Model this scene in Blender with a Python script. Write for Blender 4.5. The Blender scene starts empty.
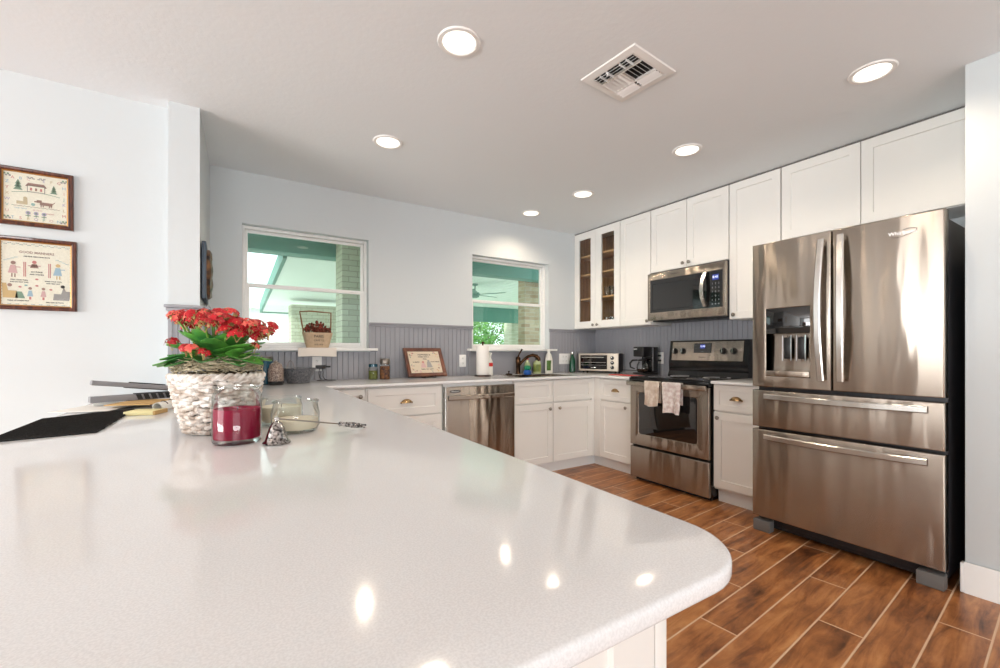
import bpy, bmesh, math, random
from mathutils import Vector, Matrix
random.seed(7)
S = bpy.context.scene
C = S.collection
PI = math.pi

# ------------------------------------------------------------------ camera, exposure, sky, sun, daylight, ceiling fill
cam_d = bpy.data.cameras.new('camera'); cam = bpy.data.objects.new('camera', cam_d); C.objects.link(cam)
cam.location = (0, 0, 1.151); cam.rotation_euler = (PI/2, 0, -0.5679)
cam_d.sensor_width = 36; cam_d.lens = 435.5*36/1000
cam_d.shift_x = -0.0016; cam_d.shift_y = 0.0176; cam_d.clip_start = 0.02
S.camera = cam
S.view_settings.view_transform = 'Standard'; S.view_settings.look = 'None'
S.view_settings.gamma = 1; S.view_settings.use_curve_mapping = False
S.view_settings.exposure = 0.19

W = bpy.data.worlds.new('sky'); S.world = W; W.use_nodes = True
wn = W.node_tree; bgn = wn.nodes['Background']
bgn.inputs[0].default_value = (0.92, 0.96, 1.0, 1); bgn.inputs[1].default_value = 2.2

def lamp(name, kind, loc, energy, color=(1, 1, 1), **k):
    d = bpy.data.lights.new(name, kind); d.energy = energy; d.color = color
    o = bpy.data.objects.new(name, d); C.objects.link(o); o.location = loc
    for a, v in k.items():
        if a == 'aim': o.rotation_euler = Vector(v).to_track_quat('-Z', 'Y').to_euler()
        else: setattr(d, a, v)
    return o
lamp('sun', 'SUN', (0, 0, 8), 3.2, (1, 0.96, 0.9), aim=(0.75, 0.42, -0.62), angle=0.02)
# daylight of the dining-room door and the window wall behind the camera
lamp('daylight_west', 'AREA', (-6.96, 0.2, 1.2), 150, (1, 0.995, 0.98), aim=(1, 0.0, 0), shape='RECTANGLE', size=4.2, size_y=2.0)
lamp('daylight_rear', 'AREA', (-0.75, -6.56, 1.35), 22, (1, 0.995, 0.98), aim=(0.15, 1, 0.0), shape='RECTANGLE', size=4.3, size_y=1.8)
# fill lights added at the same openings, aimed up to brighten the ceiling
lamp('ceiling_fill_west', 'AREA', (-6.90, 0.2, 0.55), 250, (0.97, 0.99, 1), aim=(1, 0.0, 0.8), shape='RECTANGLE', size=4.2, size_y=0.9)
lamp('ceiling_fill_rear', 'AREA', (-0.75, -6.50, 0.75), 190, (0.97, 0.99, 1), aim=(0.15, 1, 0.95), shape='RECTANGLE', size=4.3, size_y=0.9)

# ------------------------------------------------------------------ materials
def lin(c):
    f = lambda v: v/12.92 if v <= 0.04045 else ((v+0.055)/1.055)**2.4
    return tuple(f(v/255) for v in c)+(1,)
def mat(name, rgb, rough=0.5, metal=0.0, var=0.0, scale=8.0, bump=0.0, bscale=60.0, rgb2=None, coat=0.0, stretch=None, spec=0.5, trans=0, emit=None, estr=0, sss=0):
    m = bpy.data.materials.new(name); m.use_nodes = True
    nt = m.node_tree; b = nt.nodes['Principled BSDF']
    b.inputs['Base Color'].default_value = lin(rgb); b.inputs['Roughness'].default_value = rough
    b.inputs['Metallic'].default_value = metal; b.inputs['Coat Weight'].default_value = coat
    b.inputs['Specular IOR Level'].default_value = spec; b.inputs['Transmission Weight'].default_value = trans
    if emit: b.inputs['Emission Color'].default_value = lin(emit); b.inputs['Emission Strength'].default_value = estr
    tc = nt.nodes.new('ShaderNodeTexCoord'); src = tc.outputs['Object']
    if stretch:
        mp = nt.nodes.new('ShaderNodeMapping'); mp.inputs['Scale'].default_value = stretch
        nt.links.new(src, mp.inputs['Vector']); src = mp.outputs['Vector']
    if var or rgb2:
        n = nt.nodes.new('ShaderNodeTexNoise'); n.inputs['Scale'].default_value = scale; n.inputs['Detail'].default_value = 4
        nt.links.new(src, n.inputs['Vector'])
        r = nt.nodes.new('ShaderNodeValToRGB')
        a = lin(rgb); d = lin(rgb2) if rgb2 else tuple(max(0, v*(1-var)) for v in a[:3])+(1,)
        r.color_ramp.elements[0].position = 0.38; r.color_ramp.elements[1].position = 0.62
        r.color_ramp.elements[0].color = d; r.color_ramp.elements[1].color = a
        nt.links.new(n.outputs['Fac'], r.inputs['Fac']); nt.links.new(r.outputs['Color'], b.inputs['Base Color'])
    if bump:
        n2 = nt.nodes.new('ShaderNodeTexNoise'); n2.inputs['Scale'].default_value = bscale; n2.inputs['Detail'].default_value = 5
        nt.links.new(src, n2.inputs['Vector'])
        bp = nt.nodes.new('ShaderNodeBump'); bp.inputs['Strength'].default_value = bump; bp.inputs['Distance'].default_value = 0.01
        nt.links.new(n2.outputs['Fac'], bp.inputs['Height']); nt.links.new(bp.outputs['Normal'], b.inputs['Normal'])
    return m

def steel(name, rgb, rough=0.26, aniso=0.99, wave=0.10):
    m = bpy.data.materials.new(name); m.use_nodes = True; nt = m.node_tree; b = nt.nodes['Principled BSDF']
    b.inputs['Base Color'].default_value = lin(rgb); b.inputs['Metallic'].default_value = 1; b.inputs['Roughness'].default_value = rough
    b.inputs['Anisotropic'].default_value = aniso; b.inputs['Anisotropic Rotation'].default_value = 0.25
    tg = nt.nodes.new('ShaderNodeTangent'); tg.direction_type = 'RADIAL'; tg.axis = 'Z'
    nt.links.new(tg.outputs['Tangent'], b.inputs['Tangent'])
    tc = nt.nodes.new('ShaderNodeTexCoord'); mp = nt.nodes.new('ShaderNodeMapping'); mp.inputs['Scale'].default_value = (1.0, 1.0, 0.16)
    n = nt.nodes.new('ShaderNodeTexNoise'); n.inputs['Scale'].default_value = 8.0; n.inputs['Detail'].default_value = 1.5
    nt.links.new(tc.outputs['Object'], mp.inputs['Vector']); nt.links.new(mp.outputs['Vector'], n.inputs['Vector'])
    mp2 = nt.nodes.new('ShaderNodeMapping'); mp2.inputs['Scale'].default_value = (3, 3, 900)
    n2 = nt.nodes.new('ShaderNodeTexNoise'); n2.inputs['Scale'].default_value = 1; n2.inputs['Detail'].default_value = 2
    nt.links.new(tc.outputs['Object'], mp2.inputs['Vector']); nt.links.new(mp2.outputs['Vector'], n2.inputs['Vector'])
    mr = nt.nodes.new('ShaderNodeMapRange'); mr.inputs['To Min'].default_value = rough-0.004; mr.inputs['To Max'].default_value = rough+0.012
    nt.links.new(n2.outputs['Fac'], mr.inputs['Value']); nt.links.new(mr.outputs['Result'], b.inputs['Roughness'])
    bp = nt.nodes.new('ShaderNodeBump'); bp.inputs['Strength'].default_value = wave*4; bp.inputs['Distance'].default_value = 0.03
    nt.links.new(n.outputs['Fac'], bp.inputs['Height']); nt.links.new(bp.outputs['Normal'], b.inputs['Normal'])
    return m

def thin_glass(name, tint=(1, 1, 1), refl=0.06, rough=0.0, top=0.8):
    m = bpy.data.materials.new(name); m.use_nodes = True; nt = m.node_tree
    for n in list(nt.nodes):
        if n.type == 'BSDF_PRINCIPLED': nt.nodes.remove(n)
    out = nt.nodes['Material Output']
    t = nt.nodes.new('ShaderNodeBsdfTransparent'); t.inputs[0].default_value = tuple(tint)+(1,)
    g = nt.nodes.new('ShaderNodeBsdfGlossy'); g.inputs['Roughness'].default_value = rough
    lw = nt.nodes.new('ShaderNodeLayerWeight'); lw.inputs['Blend'].default_value = 0.22
    mr = nt.nodes.new('ShaderNodeMapRange'); mr.inputs['To Min'].default_value = refl; mr.inputs['To Max'].default_value = top
    nt.links.new(lw.outputs['Fresnel'], mr.inputs['Value'])
    mx = nt.nodes.new('ShaderNodeMixShader')
    nt.links.new(mr.outputs['Result'], mx.inputs[0]); nt.links.new(t.outputs[0], mx.inputs[1]); nt.links.new(g.outputs[0], mx.inputs[2])
    nt.links.new(mx.outputs[0], out.inputs['Surface'])
    return m

def floor_mat():
    m = bpy.data.materials.new('wood_look_tile'); m.use_nodes = True; nt = m.node_tree; b = nt.nodes['Principled BSDF']
    N = nt.nodes.new; L = nt.links.new
    def math_(op, a, b_=None, c=None):
        n = N('ShaderNodeMath'); n.operation = op
        for i, v in enumerate((a, b_, c)):
            if v is None: continue
            if isinstance(v, (int, float)): n.inputs[i].default_value = v
            else: L(v, n.inputs[i])
        return n.outputs[0]
    tc = N('ShaderNodeTexCoord'); mp = N('ShaderNodeMapping')
    mp.inputs['Location'].default_value = FLOOR_OFF; mp.inputs['Rotation'].default_value = (0, 0, -0.079)
    L(tc.outputs['Object'], mp.inputs['Vector'])
    sx = N('ShaderNodeSeparateXYZ'); L(mp.outputs['Vector'], sx.inputs[0])
    PW, PL, G = 0.1565, 1.17, 0.0036
    vr = math_('DIVIDE', sx.outputs['Y'], PW); row = math_('FLOOR', vr)
    fv = math_('FRACT', vr)
    off = math_('MULTIPLY', row, -1/3)
    ur = math_('ADD', math_('DIVIDE', sx.outputs['X'], PL), off); col = math_('FLOOR', ur); fu = math_('FRACT', ur)
    dv = math_('MULTIPLY', math_('MINIMUM', fv, math_('SUBTRACT', 1.0, fv)), PW)
    du = math_('MULTIPLY', math_('MINIMUM', fu, math_('SUBTRACT', 1.0, fu)), PL)
    d = math_('MINIMUM', dv, du)
    gr = N('ShaderNodeMapRange'); gr.inputs['From Min'].default_value = G*0.7; gr.inputs['From Max'].default_value = G*1.25
    L(d, gr.inputs['Value'])
    idv = N('ShaderNodeCombineXYZ'); L(row, idv.inputs[0]); L(col, idv.inputs[1])
    wn_ = N('ShaderNodeTexWhiteNoise'); L(idv.outputs[0], wn_.inputs['Vector'])
    # grain, shifted per tile
    sh = N('ShaderNodeVectorMath'); sh.operation = 'MULTIPLY_ADD'
    L(wn_.outputs['Color'], sh.inputs[0]); sh.inputs[1].default_value = (9, 9, 9)
    gm = N('ShaderNodeMapping'); gm.inputs['Scale'].default_value = (1.3, 9, 1); L(mp.outputs['Vector'], gm.inputs['Vector'])
    L(gm.outputs['Vector'], sh.inputs[2])
    n1 = N('ShaderNodeTexNoise'); n1.inputs['Scale'].default_value = 2.2; n1.inputs['Detail'].default_value = 8; n1.inputs['Roughness'].default_value = 0.62
    n1.inputs['Distortion'].default_value = 0.9
    L(sh.outputs[0], n1.inputs['Vector'])
    sh2 = N('ShaderNodeVectorMath'); sh2.operation = 'MULTIPLY_ADD'
    L(wn_.outputs['Color'], sh2.inputs[0]); sh2.inputs[1].default_value = (5, 5, 5)
    gm2 = N('ShaderNodeMapping'); gm2.inputs['Scale'].default_value = (3.0, 5, 1); L(mp.outputs['Vector'], gm2.inputs['Vector']); L(gm2.outputs['Vector'], sh2.inputs[2])
    n2 = N('ShaderNodeTexNoise'); n2.inputs['Scale'].default_value = 1.3; n2.inputs['Detail'].default_value = 6; n2.inputs['Roughness'].default_value = 0.6
    L(sh2.outputs[0], n2.inputs['Vector'])
    f = math_('ADD', math_('MULTIPLY', n1.outputs['Fac'], 0.55), math_('MULTIPLY', n2.outputs['Fac'], 0.45))
    f = math_('ADD', f, math_('MULTIPLY', math_('SUBTRACT', wn_.outputs['Value'], 0.5), 0.07))
    r = N('ShaderNodeValToRGB'); e = r.color_ramp.elements
    e[0].position = 0.34; e[0].color = lin((76, 44, 24)); e[1].position = 0.68; e[1].color = lin((204, 146, 92))
    k = e.new(0.44); k.color = lin((132, 80, 44)); k = e.new(0.54); k.color = lin((172, 112, 64))
    L(f, r.inputs['Fac'])
    mx = N('ShaderNodeMix'); mx.data_type = 'RGBA'
    L(gr.outputs['Result'], mx.inputs[0]); mx.inputs[6].default_value = lin((214, 180, 148)); L(r.outputs['Color'], mx.inputs[7])
    L(mx.outputs[2], b.inputs['Base Color'])
    rr = N('ShaderNodeMapRange'); rr.inputs['To Min'].default_value = 0.6; rr.inputs['To Max'].default_value = 0.30
    L(gr.outputs['Result'], rr.inputs['Value']); L(rr.outputs['Result'], b.inputs['Roughness'])
    bp = N('ShaderNodeBump'); bp.inputs['Strength'].default_value = 0.35; bp.inputs['Distance'].default_value = 0.002
    L(gr.outputs['Result'], bp.inputs['Height']); L(bp.outputs['Normal'], b.inputs['Normal'])
    return m

def brick_mat(name, c1, c2, mortar, scale=1.0):
    m = bpy.data.materials.new(name); m.use_nodes = True; nt = m.node_tree; b = nt.nodes['Principled BSDF']
    tc = nt.nodes.new('ShaderNodeTexCoord'); mp = nt.nodes.new('ShaderNodeVectorMath'); mp.operation = 'DOT_PRODUCT'
    sx = nt.nodes.new('ShaderNodeSeparateXYZ'); nt.links.new(tc.outputs['Object'], sx.inputs[0])
    ad = nt.nodes.new('ShaderNodeMath'); ad.operation = 'ADD'; nt.links.new(sx.outputs[0], ad.inputs[0]); nt.links.new(sx.outputs[1], ad.inputs[1])
    cb = nt.nodes.new('ShaderNodeCombineXYZ'); nt.links.new(ad.outputs[0], cb.inputs[0]); nt.links.new(sx.outputs[2], cb.inputs[1])
    br = nt.nodes.new('ShaderNodeTexBrick'); br.inputs['Scale'].default_value = scale
    br.inputs['Brick Width'].default_value = 0.3; br.inputs['Row Height'].default_value = 0.1; br.inputs['Mortar Size'].default_value = 0.008
    br.inputs['Color1'].default_value = lin(c1); br.inputs['Color2'].default_value = lin(c2); br.inputs['Mortar'].default_value = lin(mortar)
    nt.links.new(cb.outputs[0], br.inputs['Vector']); nt.links.new(br.outputs['Color'], b.inputs['Base Color'])
    b.inputs['Roughness'].default_value = 0.85
    bp = nt.nodes.new('ShaderNodeBump'); bp.inputs['Strength'].default_value = 0.5; bp.inputs['Distance'].default_value = 0.01; bp.invert = True
    nt.links.new(br.outputs['Fac'], bp.inputs['Height']); nt.links.new(bp.outputs['Normal'], b.inputs['Normal'])
    return m

FLOOR_OFF = (0.0, 0.0, 0.0)
def fit_floor():
    # a long grout line passes (3.0, 0.757) and a cross joint of that row sits at x = 2.16
    a = -0.079; x, y = 3.0, 0.757
    v = x*math.sin(a)+y*math.cos(a)
    x, y = 2.16, 0.77
    u = x*math.cos(a)-y*math.sin(a)
    PW, PL = 0.1565, 1.17
    ty = -v + 5*PW              # line -> row boundary 5
    tx = -u + (5/3)*PL          # row 5: u/PL - 5/3 = integer
    return (tx, ty, 0)
FLOOR_OFF = fit_floor()

M = {}
M['wall'] = mat('white_wall_paint', (207, 213, 215), 0.7, bump=0.06, bscale=35)
M['ceil'] = mat('white_ceiling_paint', (232, 237, 240), 0.8, bump=0.10, bscale=45)
M['cab'] = mat('white_cabinet_paint', (234, 232, 227), 0.36, var=0.02, scale=3)
M['satin'] = mat('satin_silver', (196, 186, 172), 0.42, metal=0.7)
M['trim'] = mat('white_trim_paint', (238, 238, 236), 0.4)
M['gray'] = mat('grey_beadboard_paint', (150, 151, 157), 0.40, var=0.03, scale=5)
M['quartz'] = mat('white_speckled_quartz', (236, 237, 238), 0.10, var=0.10, scale=420, spec=0.42)
M['steel'] = steel('brushed_steel', (172, 162, 151))
M['handle'] = steel('bright_steel_handle', (214, 212, 208), rough=0.22, aniso=0.5, wave=0.0)
M['steel_dark'] = mat('dark_steel_side', (44, 43, 46), 0.42, metal=0.3, bump=0.05, bscale=120)
M['chrome'] = mat('polished_chrome', (225, 225, 225), 0.1, metal=1)
M['nickel'] = mat('brushed_nickel', (150, 143, 134), 0.28, metal=1)
M['brass'] = mat('antique_brass', (168, 138, 98), 0.24, metal=1)
M['blackglass'] = mat('black_glass', (20, 20, 21), 0.04, spec=1.0)
M['blackplastic'] = mat('black_plastic', (22, 22, 24), 0.38, var=0.1, scale=20)
M['blackgloss'] = mat('black_enamel', (14, 14, 16), 0.12)
M['graypl'] = mat('grey_plastic', (104, 101, 98), 0.5)
M['display'] = mat('lit_display', (20, 24, 60), 0.2, emit=(110, 130, 255), estr=0.3)
M['digits'] = mat('display_digits', (220, 230, 255), 0.3, emit=(225, 235, 255), estr=0.8)
M['mark'] = mat('grey_printed_marks', (150, 150, 155), 0.5)
M['silvermark'] = mat('silver_logo', (240, 240, 240), 0.3, metal=0.4)
M['darkmark'] = mat('dark_logo', (70, 66, 62), 0.4)
M['wood'] = mat('cabinet_interior_wood', (192, 146, 98), 0.5, rgb2=(166, 120, 76), scale=5, stretch=(8, 8, 0.8))
M['shelfwood'] = mat('shelf_edge_wood', (214, 172, 122), 0.45, rgb2=(196, 152, 104), scale=6, stretch=(1, 8, 8))
M['clear'] = thin_glass('cabinet_glass', (0.97, 0.98, 0.975), 0.012, top=0.4)
M['jar'] = thin_glass('clear_jar_glass', (0.96, 0.98, 0.975), 0.025, top=0.75)
M['window'] = thin_glass('green_tinted_window_glass', (0.90, 0.985, 0.955), 0.04)
M['light'] = mat('lit_diffuser', (255, 250, 240), 0.5, emit=(255, 246, 232), estr=1.5)
M['bulb'] = mat('lit_bulb', (255, 250, 240), 0.5, emit=(255, 240, 214), estr=2.2)
M['frame'] = mat('mahogany_frame', (98, 50, 30), 0.3, rgb2=(58, 26, 18), scale=14, stretch=(6, 6, 1), coat=0.4)
M['frame2'] = mat('walnut_frame', (120, 68, 42), 0.35, rgb2=(84, 44, 28), scale=10, coat=0.3)
M['gold'] = mat('gilt_inner_edge', (176, 132, 74), 0.35, metal=0.6)
M['linen'] = mat('embroidery_linen', (240, 237, 222), 0.9, var=0.06, scale=120, bump=0.3, bscale=300)
M['linen2'] = mat('aged_linen', (216, 202, 180), 0.9, var=0.06, scale=120, bump=0.3, bscale=300)
THREAD = {k: mat('thread_'+k, v if k == 'black' else tuple(int(q*.68+220*.32) for q in v), 0.8) for k, v in dict(black=(62, 60, 60), green=(88, 128, 98), pink=(205, 150, 148), blue=(132, 172, 196), brown=(132, 92, 76),
          red=(190, 92, 88), tan=(190, 170, 126), teal=(120, 170, 168), violet=(160, 150, 186), gold=(200, 160, 90), grey=(130, 126, 124)).items()}
M['wax'] = mat('cranberry_wax', (142, 8, 50), 0.6, var=0.06, scale=6, spec=0.15)
M['cream'] = mat('cream_wax', (232, 220, 196), 0.45, var=0.05, scale=6)
M['silver'] = mat('tooled_silver', (210, 208, 206), 0.18, metal=1, rgb2=(60, 58, 58), scale=140)
M['wicker'] = mat('whitewashed_wicker', (238, 233, 226), 0.75, rgb2=(190, 174, 160), scale=34, bump=0.5, bscale=140)
M['moss'] = mat('dried_moss', (204, 192, 164), 0.95, rgb2=(160, 146, 116), scale=40)
M['soil'] = mat('potting_soil', (92, 78, 60), 0.95, var=0.3, scale=40)
M['leaf'] = mat('kalanchoe_leaf', (92, 156, 62), 0.35, rgb2=(50, 112, 50), scale=14)
M['stem'] = mat('kalanchoe_stem', (112, 160, 60), 0.45, var=0.1)
M['red'] = mat('red_petal', (192, 10, 28), 0.5, rgb2=(164, 4, 20), scale=60)
M['coral'] = mat('coral_petal', (222, 66, 66), 0.5, rgb2=(226, 110, 90), scale=60)
M['bud'] = mat('flower_bud', (206, 190, 120), 0.6, rgb2=(170, 120, 80), scale=60)
M['mat'] = mat('black_woven_mat', (38, 38, 37), 0.9, var=0.4, scale=140, bump=0.6, bscale=200)
M['paper'] = mat('white_paper', (238, 236, 230), 0.8, var=0.03)
M['tan'] = mat('tan_card', (196, 160, 104), 0.8, var=0.06)
M['yellow'] = mat('pale_yellow_paper', (232, 222, 168), 0.8, var=0.04)
M['toolgray'] = mat('grey_tool_plastic', (138, 138, 142), 0.45, var=0.05)
M['towel'] = mat('ivory_patterned_towel', (226, 216, 204), 0.95, rgb2=(200, 182, 166), scale=26, bump=0.5, bscale=260)
M['towel2'] = mat('pale_damask_towel', (232, 226, 222), 0.95, rgb2=(204, 186, 182), scale=34, bump=0.5, bscale=260)
M['speckle'] = mat('speckled_black_enamel', (46, 48, 54), 0.2, rgb2=(130, 132, 138), scale=190)
M['bluejar'] = mat('blue_glass_jar', (34, 98, 122), 0.08, var=0.2, scale=12, trans=0.3)
M['zinc'] = mat('zinc_lid', (120, 116, 110), 0.4, metal=0.8)
M['brownjar'] = mat('mosaic_jar', (176, 160, 148), 0.25, rgb2=(96, 76, 68), scale=150)
M['spicegreen'] = mat('dried_herbs', (128, 134, 60), 0.7, rgb2=(92, 96, 40), scale=60)
M['spicebrown'] = mat('mixed_spice', (150, 96, 50), 0.7, rgb2=(66, 36, 34), scale=50)
M['bronze'] = mat('oil_rubbed_bronze', (92, 66, 46), 0.26, metal=1, rgb2=(46, 32, 24), scale=16)
M['soap'] = mat('green_soap_label', (150, 160, 84), 0.45, rgb2=(112, 128, 60), scale=16)
M['soapclear'] = mat('soap_green_body', (196, 208, 160), 0.2, trans=0.2)
M['whitepl'] = mat('white_plastic', (236, 234, 226), 0.35)
M['greenlab'] = mat('green_label', (84, 120, 52), 0.5, var=0.2, scale=30)
M['bluepl'] = mat('blue_plastic', (36, 92, 176), 0.3)
M['greenpl'] = mat('green_plastic', (22, 140, 96), 0.35, var=0.2, scale=30)
M['greenbottle'] = mat('dark_green_bottle', (20, 74, 50), 0.15)
M['redpl'] = mat('red_silicone', (206, 40, 34), 0.45)
M['cord'] = mat('black_cord', (22, 22, 24), 0.5)
M['pottery'] = mat('white_china', (228, 222, 212), 0.25)
M['burlap'] = mat('printed_tan_basket', (204, 178, 148), 0.85, var=0.12, scale=60)
M['dried'] = mat('dried_red_flowers', (140, 60, 48), 0.9, rgb2=(84, 52, 34), scale=40)
M['twig'] = mat('twig_handle', (140, 100, 72), 0.8, var=0.2)
M['cloth'] = mat('white_linen_cloth', (236, 228, 218), 0.9, bump=0.2, bscale=200)
M['artframe'] = mat('slate_blue_frame', (70, 84, 98), 0.5, var=0.15)
M['artbronze'] = mat('bronze_relief', (128, 94, 66), 0.4, metal=0.6, rgb2=(52, 46, 44), scale=24)
M['tealwood'] = mat('teal_painted_wood', (92, 142, 130), 0.6, var=0.05)
M['paleboard'] = mat('pale_green_soffit', (234, 246, 240), 0.6, var=0.03)
M['brick'] = brick_mat('pale_brick', (206, 204, 184), (186, 184, 162), (164, 160, 142), 1.7)
M['brickr'] = brick_mat('tan_brick', (204, 186, 158), (170, 140, 112), (190, 180, 160), 1.7)
M['siding'] = mat('white_siding', (244, 246, 246), 0.6)
M['foliage'] = mat('tree_leaves', (116, 172, 76), 0.6, rgb2=(58, 112, 44), scale=3)
M['bark'] = mat('tree_bark', (110, 92, 76), 0.9, var=0.3)
M['grass'] = mat('lawn_grass', (120, 150, 80), 0.9, var=0.25, scale=2)
M['paving'] = mat('patio_concrete', (226, 223, 216), 0.85, var=0.1, scale=3)
M['carpaint'] = mat('white_car_paint', (240, 240, 240), 0.15, coat=1)
M['tyre'] = mat('tyre_rubber', (26, 26, 26), 0.8)
M['black'] = mat('black_metal', (28, 30, 30), 0.5)
M['floor'] = floor_mat()

# ------------------------------------------------------------------ mesh builder
class MB:
    def __init__(s): s.bm = bmesh.new(); s.mi = 0; s._n = 0
    def _mark(s, faces):
        for f in faces: f.material_index = s.mi
    def box(s, x0, x1, y0, y1, z0, z1, b=0.0, seg=2):
        bm = s.bm; xs, ys, zs = sorted((x0, x1)), sorted((y0, y1)), sorted((z0, z1))
        v = [bm.verts.new((xs[i], ys[j], zs[k])) for i in (0, 1) for j in (0, 1) for k in (0, 1)]
        fs = [bm.faces.new([v[i] for i in q]) for q in ((0, 1, 3, 2), (4, 6, 7, 5), (0, 4, 5, 1), (2, 3, 7, 6), (0, 2, 6, 4), (1, 5, 7, 3))]
        s._mark(fs)
        if b:
            es = list({e for f in fs for e in f.edges})
            b = min(b, 0.45*min(xs[1]-xs[0], ys[1]-ys[0], zs[1]-zs[0]))
            r = bmesh.ops.bevel(bm, geom=es, offset=b, segments=seg, profile=0.5, affect='EDGES', clamp_overlap=True)
            s._mark(r['faces'])
        return s
    def rings(s, rings, closed=True, cap0=False, cap1=False):
        bm = s.bm; vr = [[bm.verts.new(p) for p in r] for r in rings]; n = len(vr[0]); fs = []
        for a, b in zip(vr, vr[1:]):
            for i in range(n if closed else n-1):
                j = (i+1) % n
                fs.append(bm.faces.new((a[i], a[j], b[j], b[i])))
        if cap0: fs.append(bm.faces.new(list(reversed(vr[0]))))
        if cap1: fs.append(bm.faces.new(vr[-1]))
        s._mark(fs); return vr
    def lathe(s, prof, n=24, c=(0, 0, 0), mtx=None):
        rs = []
        for r, z in prof:
            r = max(r, 1e-5)
            ring = [Vector((r*math.cos(2*PI*i/n), r*math.sin(2*PI*i/n), z)) for i in range(n)]
            if mtx: ring = [mtx @ p for p in ring]
            rs.append([p+Vector(c) for p in ring])
        s.rings(rs, cap0=prof[0][0] > 1e-4 and False, cap1=False); return s
    def solid(s, prof, n=24, c=(0, 0, 0), mtx=None):
        p = list(prof)
        if p[0][0] > 1e-4: p = [(0, p[0][1])]+p
        if p[-1][0] > 1e-4: p = p+[(0, p[-1][1])]
        return s.lathe(p, n, c, mtx)
    def cyl(s, p0, p1, r0, r1=None, n=16):
        return s.tube([p0, p1], [r0, r0 if r1 is None else r1], n)
    def tube(s, pts, r, n=8, closed=False, cap=True):
        pts = [Vector(p) for p in pts]; k = len(pts)
        rad = r if isinstance(r, (list, tuple)) else [r]*k
        rs = []; nrm = None
        for i, p in enumerate(pts):
            if closed: t = (pts[(i+1) % k]-pts[i-1])
            else: t = pts[min(i+1, k-1)]-pts[max(i-1, 0)]
            t.normalize()
            if nrm is None:
                nrm = t.orthogonal().normalized()
            else:
                nrm = (nrm-t*nrm.dot(t))
                nrm = nrm.normalized() if nrm.length > 1e-6 else t.orthogonal().normalized()
            bn = t.cross(nrm)
            rs.append([p+(nrm*math.cos(2*PI*j/n)+bn*math.sin(2*PI*j/n))*rad[i] for j in range(n)])
        if closed: rs.append(rs[0]); 
        s.rings(rs, cap0=cap and not closed, cap1=cap and not closed); return s
    def surf(s, fn, nu, nv, th=0.0, closed_u=False):
        g = [[Vector(fn(i/nu, j/nv)) for i in range(nu+(0 if closed_u else 1))] for j in range(nv+1)]
        if not th:
            s.rings(g, closed=closed_u); return s
        def nor(j, i):
            m = len(g[0]); a = g[j][(i+1) % m if closed_u else min(i+1, m-1)]-g[j][i-1 if closed_u else max(i-1, 0)]
            b = g[min(j+1, nv)][i]-g[max(j-1, 0)][i]; n = a.cross(b)
            return n.normalized() if n.length > 1e-12 else Vector((0, 0, 1))
        h = [[g[j][i]-nor(j, i)*th for i in range(len(g[0]))] for j in range(nv+1)]
        if closed_u:
            s.rings(g+list(reversed(h))+[g[0]], closed=True)
        else:
            loops = [g[j]+list(reversed(h[j])) for j in range(nv+1)]
            s.rings(loops, closed=True, cap0=False, cap1=False)
            m = len(g[0])
            for j, rev in ((0, True), (nv, False)):
                for i in range(m-1):
                    q = [s.bm.verts.new(p) for p in (g[j][i], g[j][i+1], h[j][i+1], h[j][i])]
                    s._mark([s.bm.faces.new(q if not rev else list(reversed(q)))])
        return s
    def slab(s, outline, z0, z1, r=0.0, holes=(), mp=lambda p: p, seg=3):
        """a plate with rounded rims: outline in the plane, z1 towards the viewer"""
        bm = s.bm
        def inset(poly, d):
            n = len(poly); out = []
            for i in range(n):
                a, b, c = Vector(poly[i-1]), Vector(poly[i]), Vector(poly[(i+1) % n])
                e1 = (b-a).normalized(); e2 = (c-b).normalized()
                n1 = Vector((-e1.y, e1.x)); n2 = Vector((-e2.y, e2.x))
                m = n1+n2; m = m/max(m.length_squared, 1e-9)*2
                out.append(b+m*d*0.5*1.0 if False else b+m*d/1.0*1.0)
            return out
        def ring(poly, d, z): return [mp((p[0], p[1], z)) for p in inset(poly, d)]
        caps0, caps1 = [], []
        for poly in [outline]+[list(h) for h in holes]:
            steps = []
            if r:
                for k in range(seg+1):
                    a = PI/2*k/seg; steps.append((r*(1-math.sin(a)), z0+r*(1-math.cos(a))))
                for k in range(seg+1):
                    a = PI/2*k/seg; steps.append((r*(1-math.cos(a)), z1-r*(1-math.sin(a))))
            else: steps = [(0, z0), (0, z1)]
            vr = s.rings([ring(poly, d, z) for d, z in steps])
            caps0.append(vr[0]); caps1.append(vr[-1])
        for caps in (caps0, caps1):
            es = []
            for loop in caps:
                for i in range(len(loop)):
                    e = bm.edges.get((loop[i-1], loop[i])) or bm.edges.new((loop[i-1], loop[i])); es.append(e)
            rr = bmesh.ops.triangle_fill(bm, use_beauty=True, use_dissolve=False, edges=es)
            s._mark([f for f in rr['geom'] if isinstance(f, bmesh.types.BMFace)])
        return s
    def prism(s, pts, y0, y1):
        """polygon in x,z extruded along y"""
        r0 = [(p[0], y0, p[1]) for p in pts]; r1 = [(p[0], y1, p[1]) for p in pts]
        s.rings([r0, r1], cap0=True, cap1=True); return s
    def quad(s, *p):
        s._mark([s.bm.faces.new([s.bm.verts.new(q) for q in p])]); return s
    def rect_rings(s, x0, x1, z0, z1, steps, cap=True, back=True):
        """nested rectangles (inset, y) joined front to back, viewed from -y"""
        rs = [[(x0+d, y, z0+d), (x1-d, y, z0+d), (x1-d, y, z1-d), (x0+d, y, z1-d)] for d, y in steps]
        s.rings(rs, cap0=back, cap1=cap); return s
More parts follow.
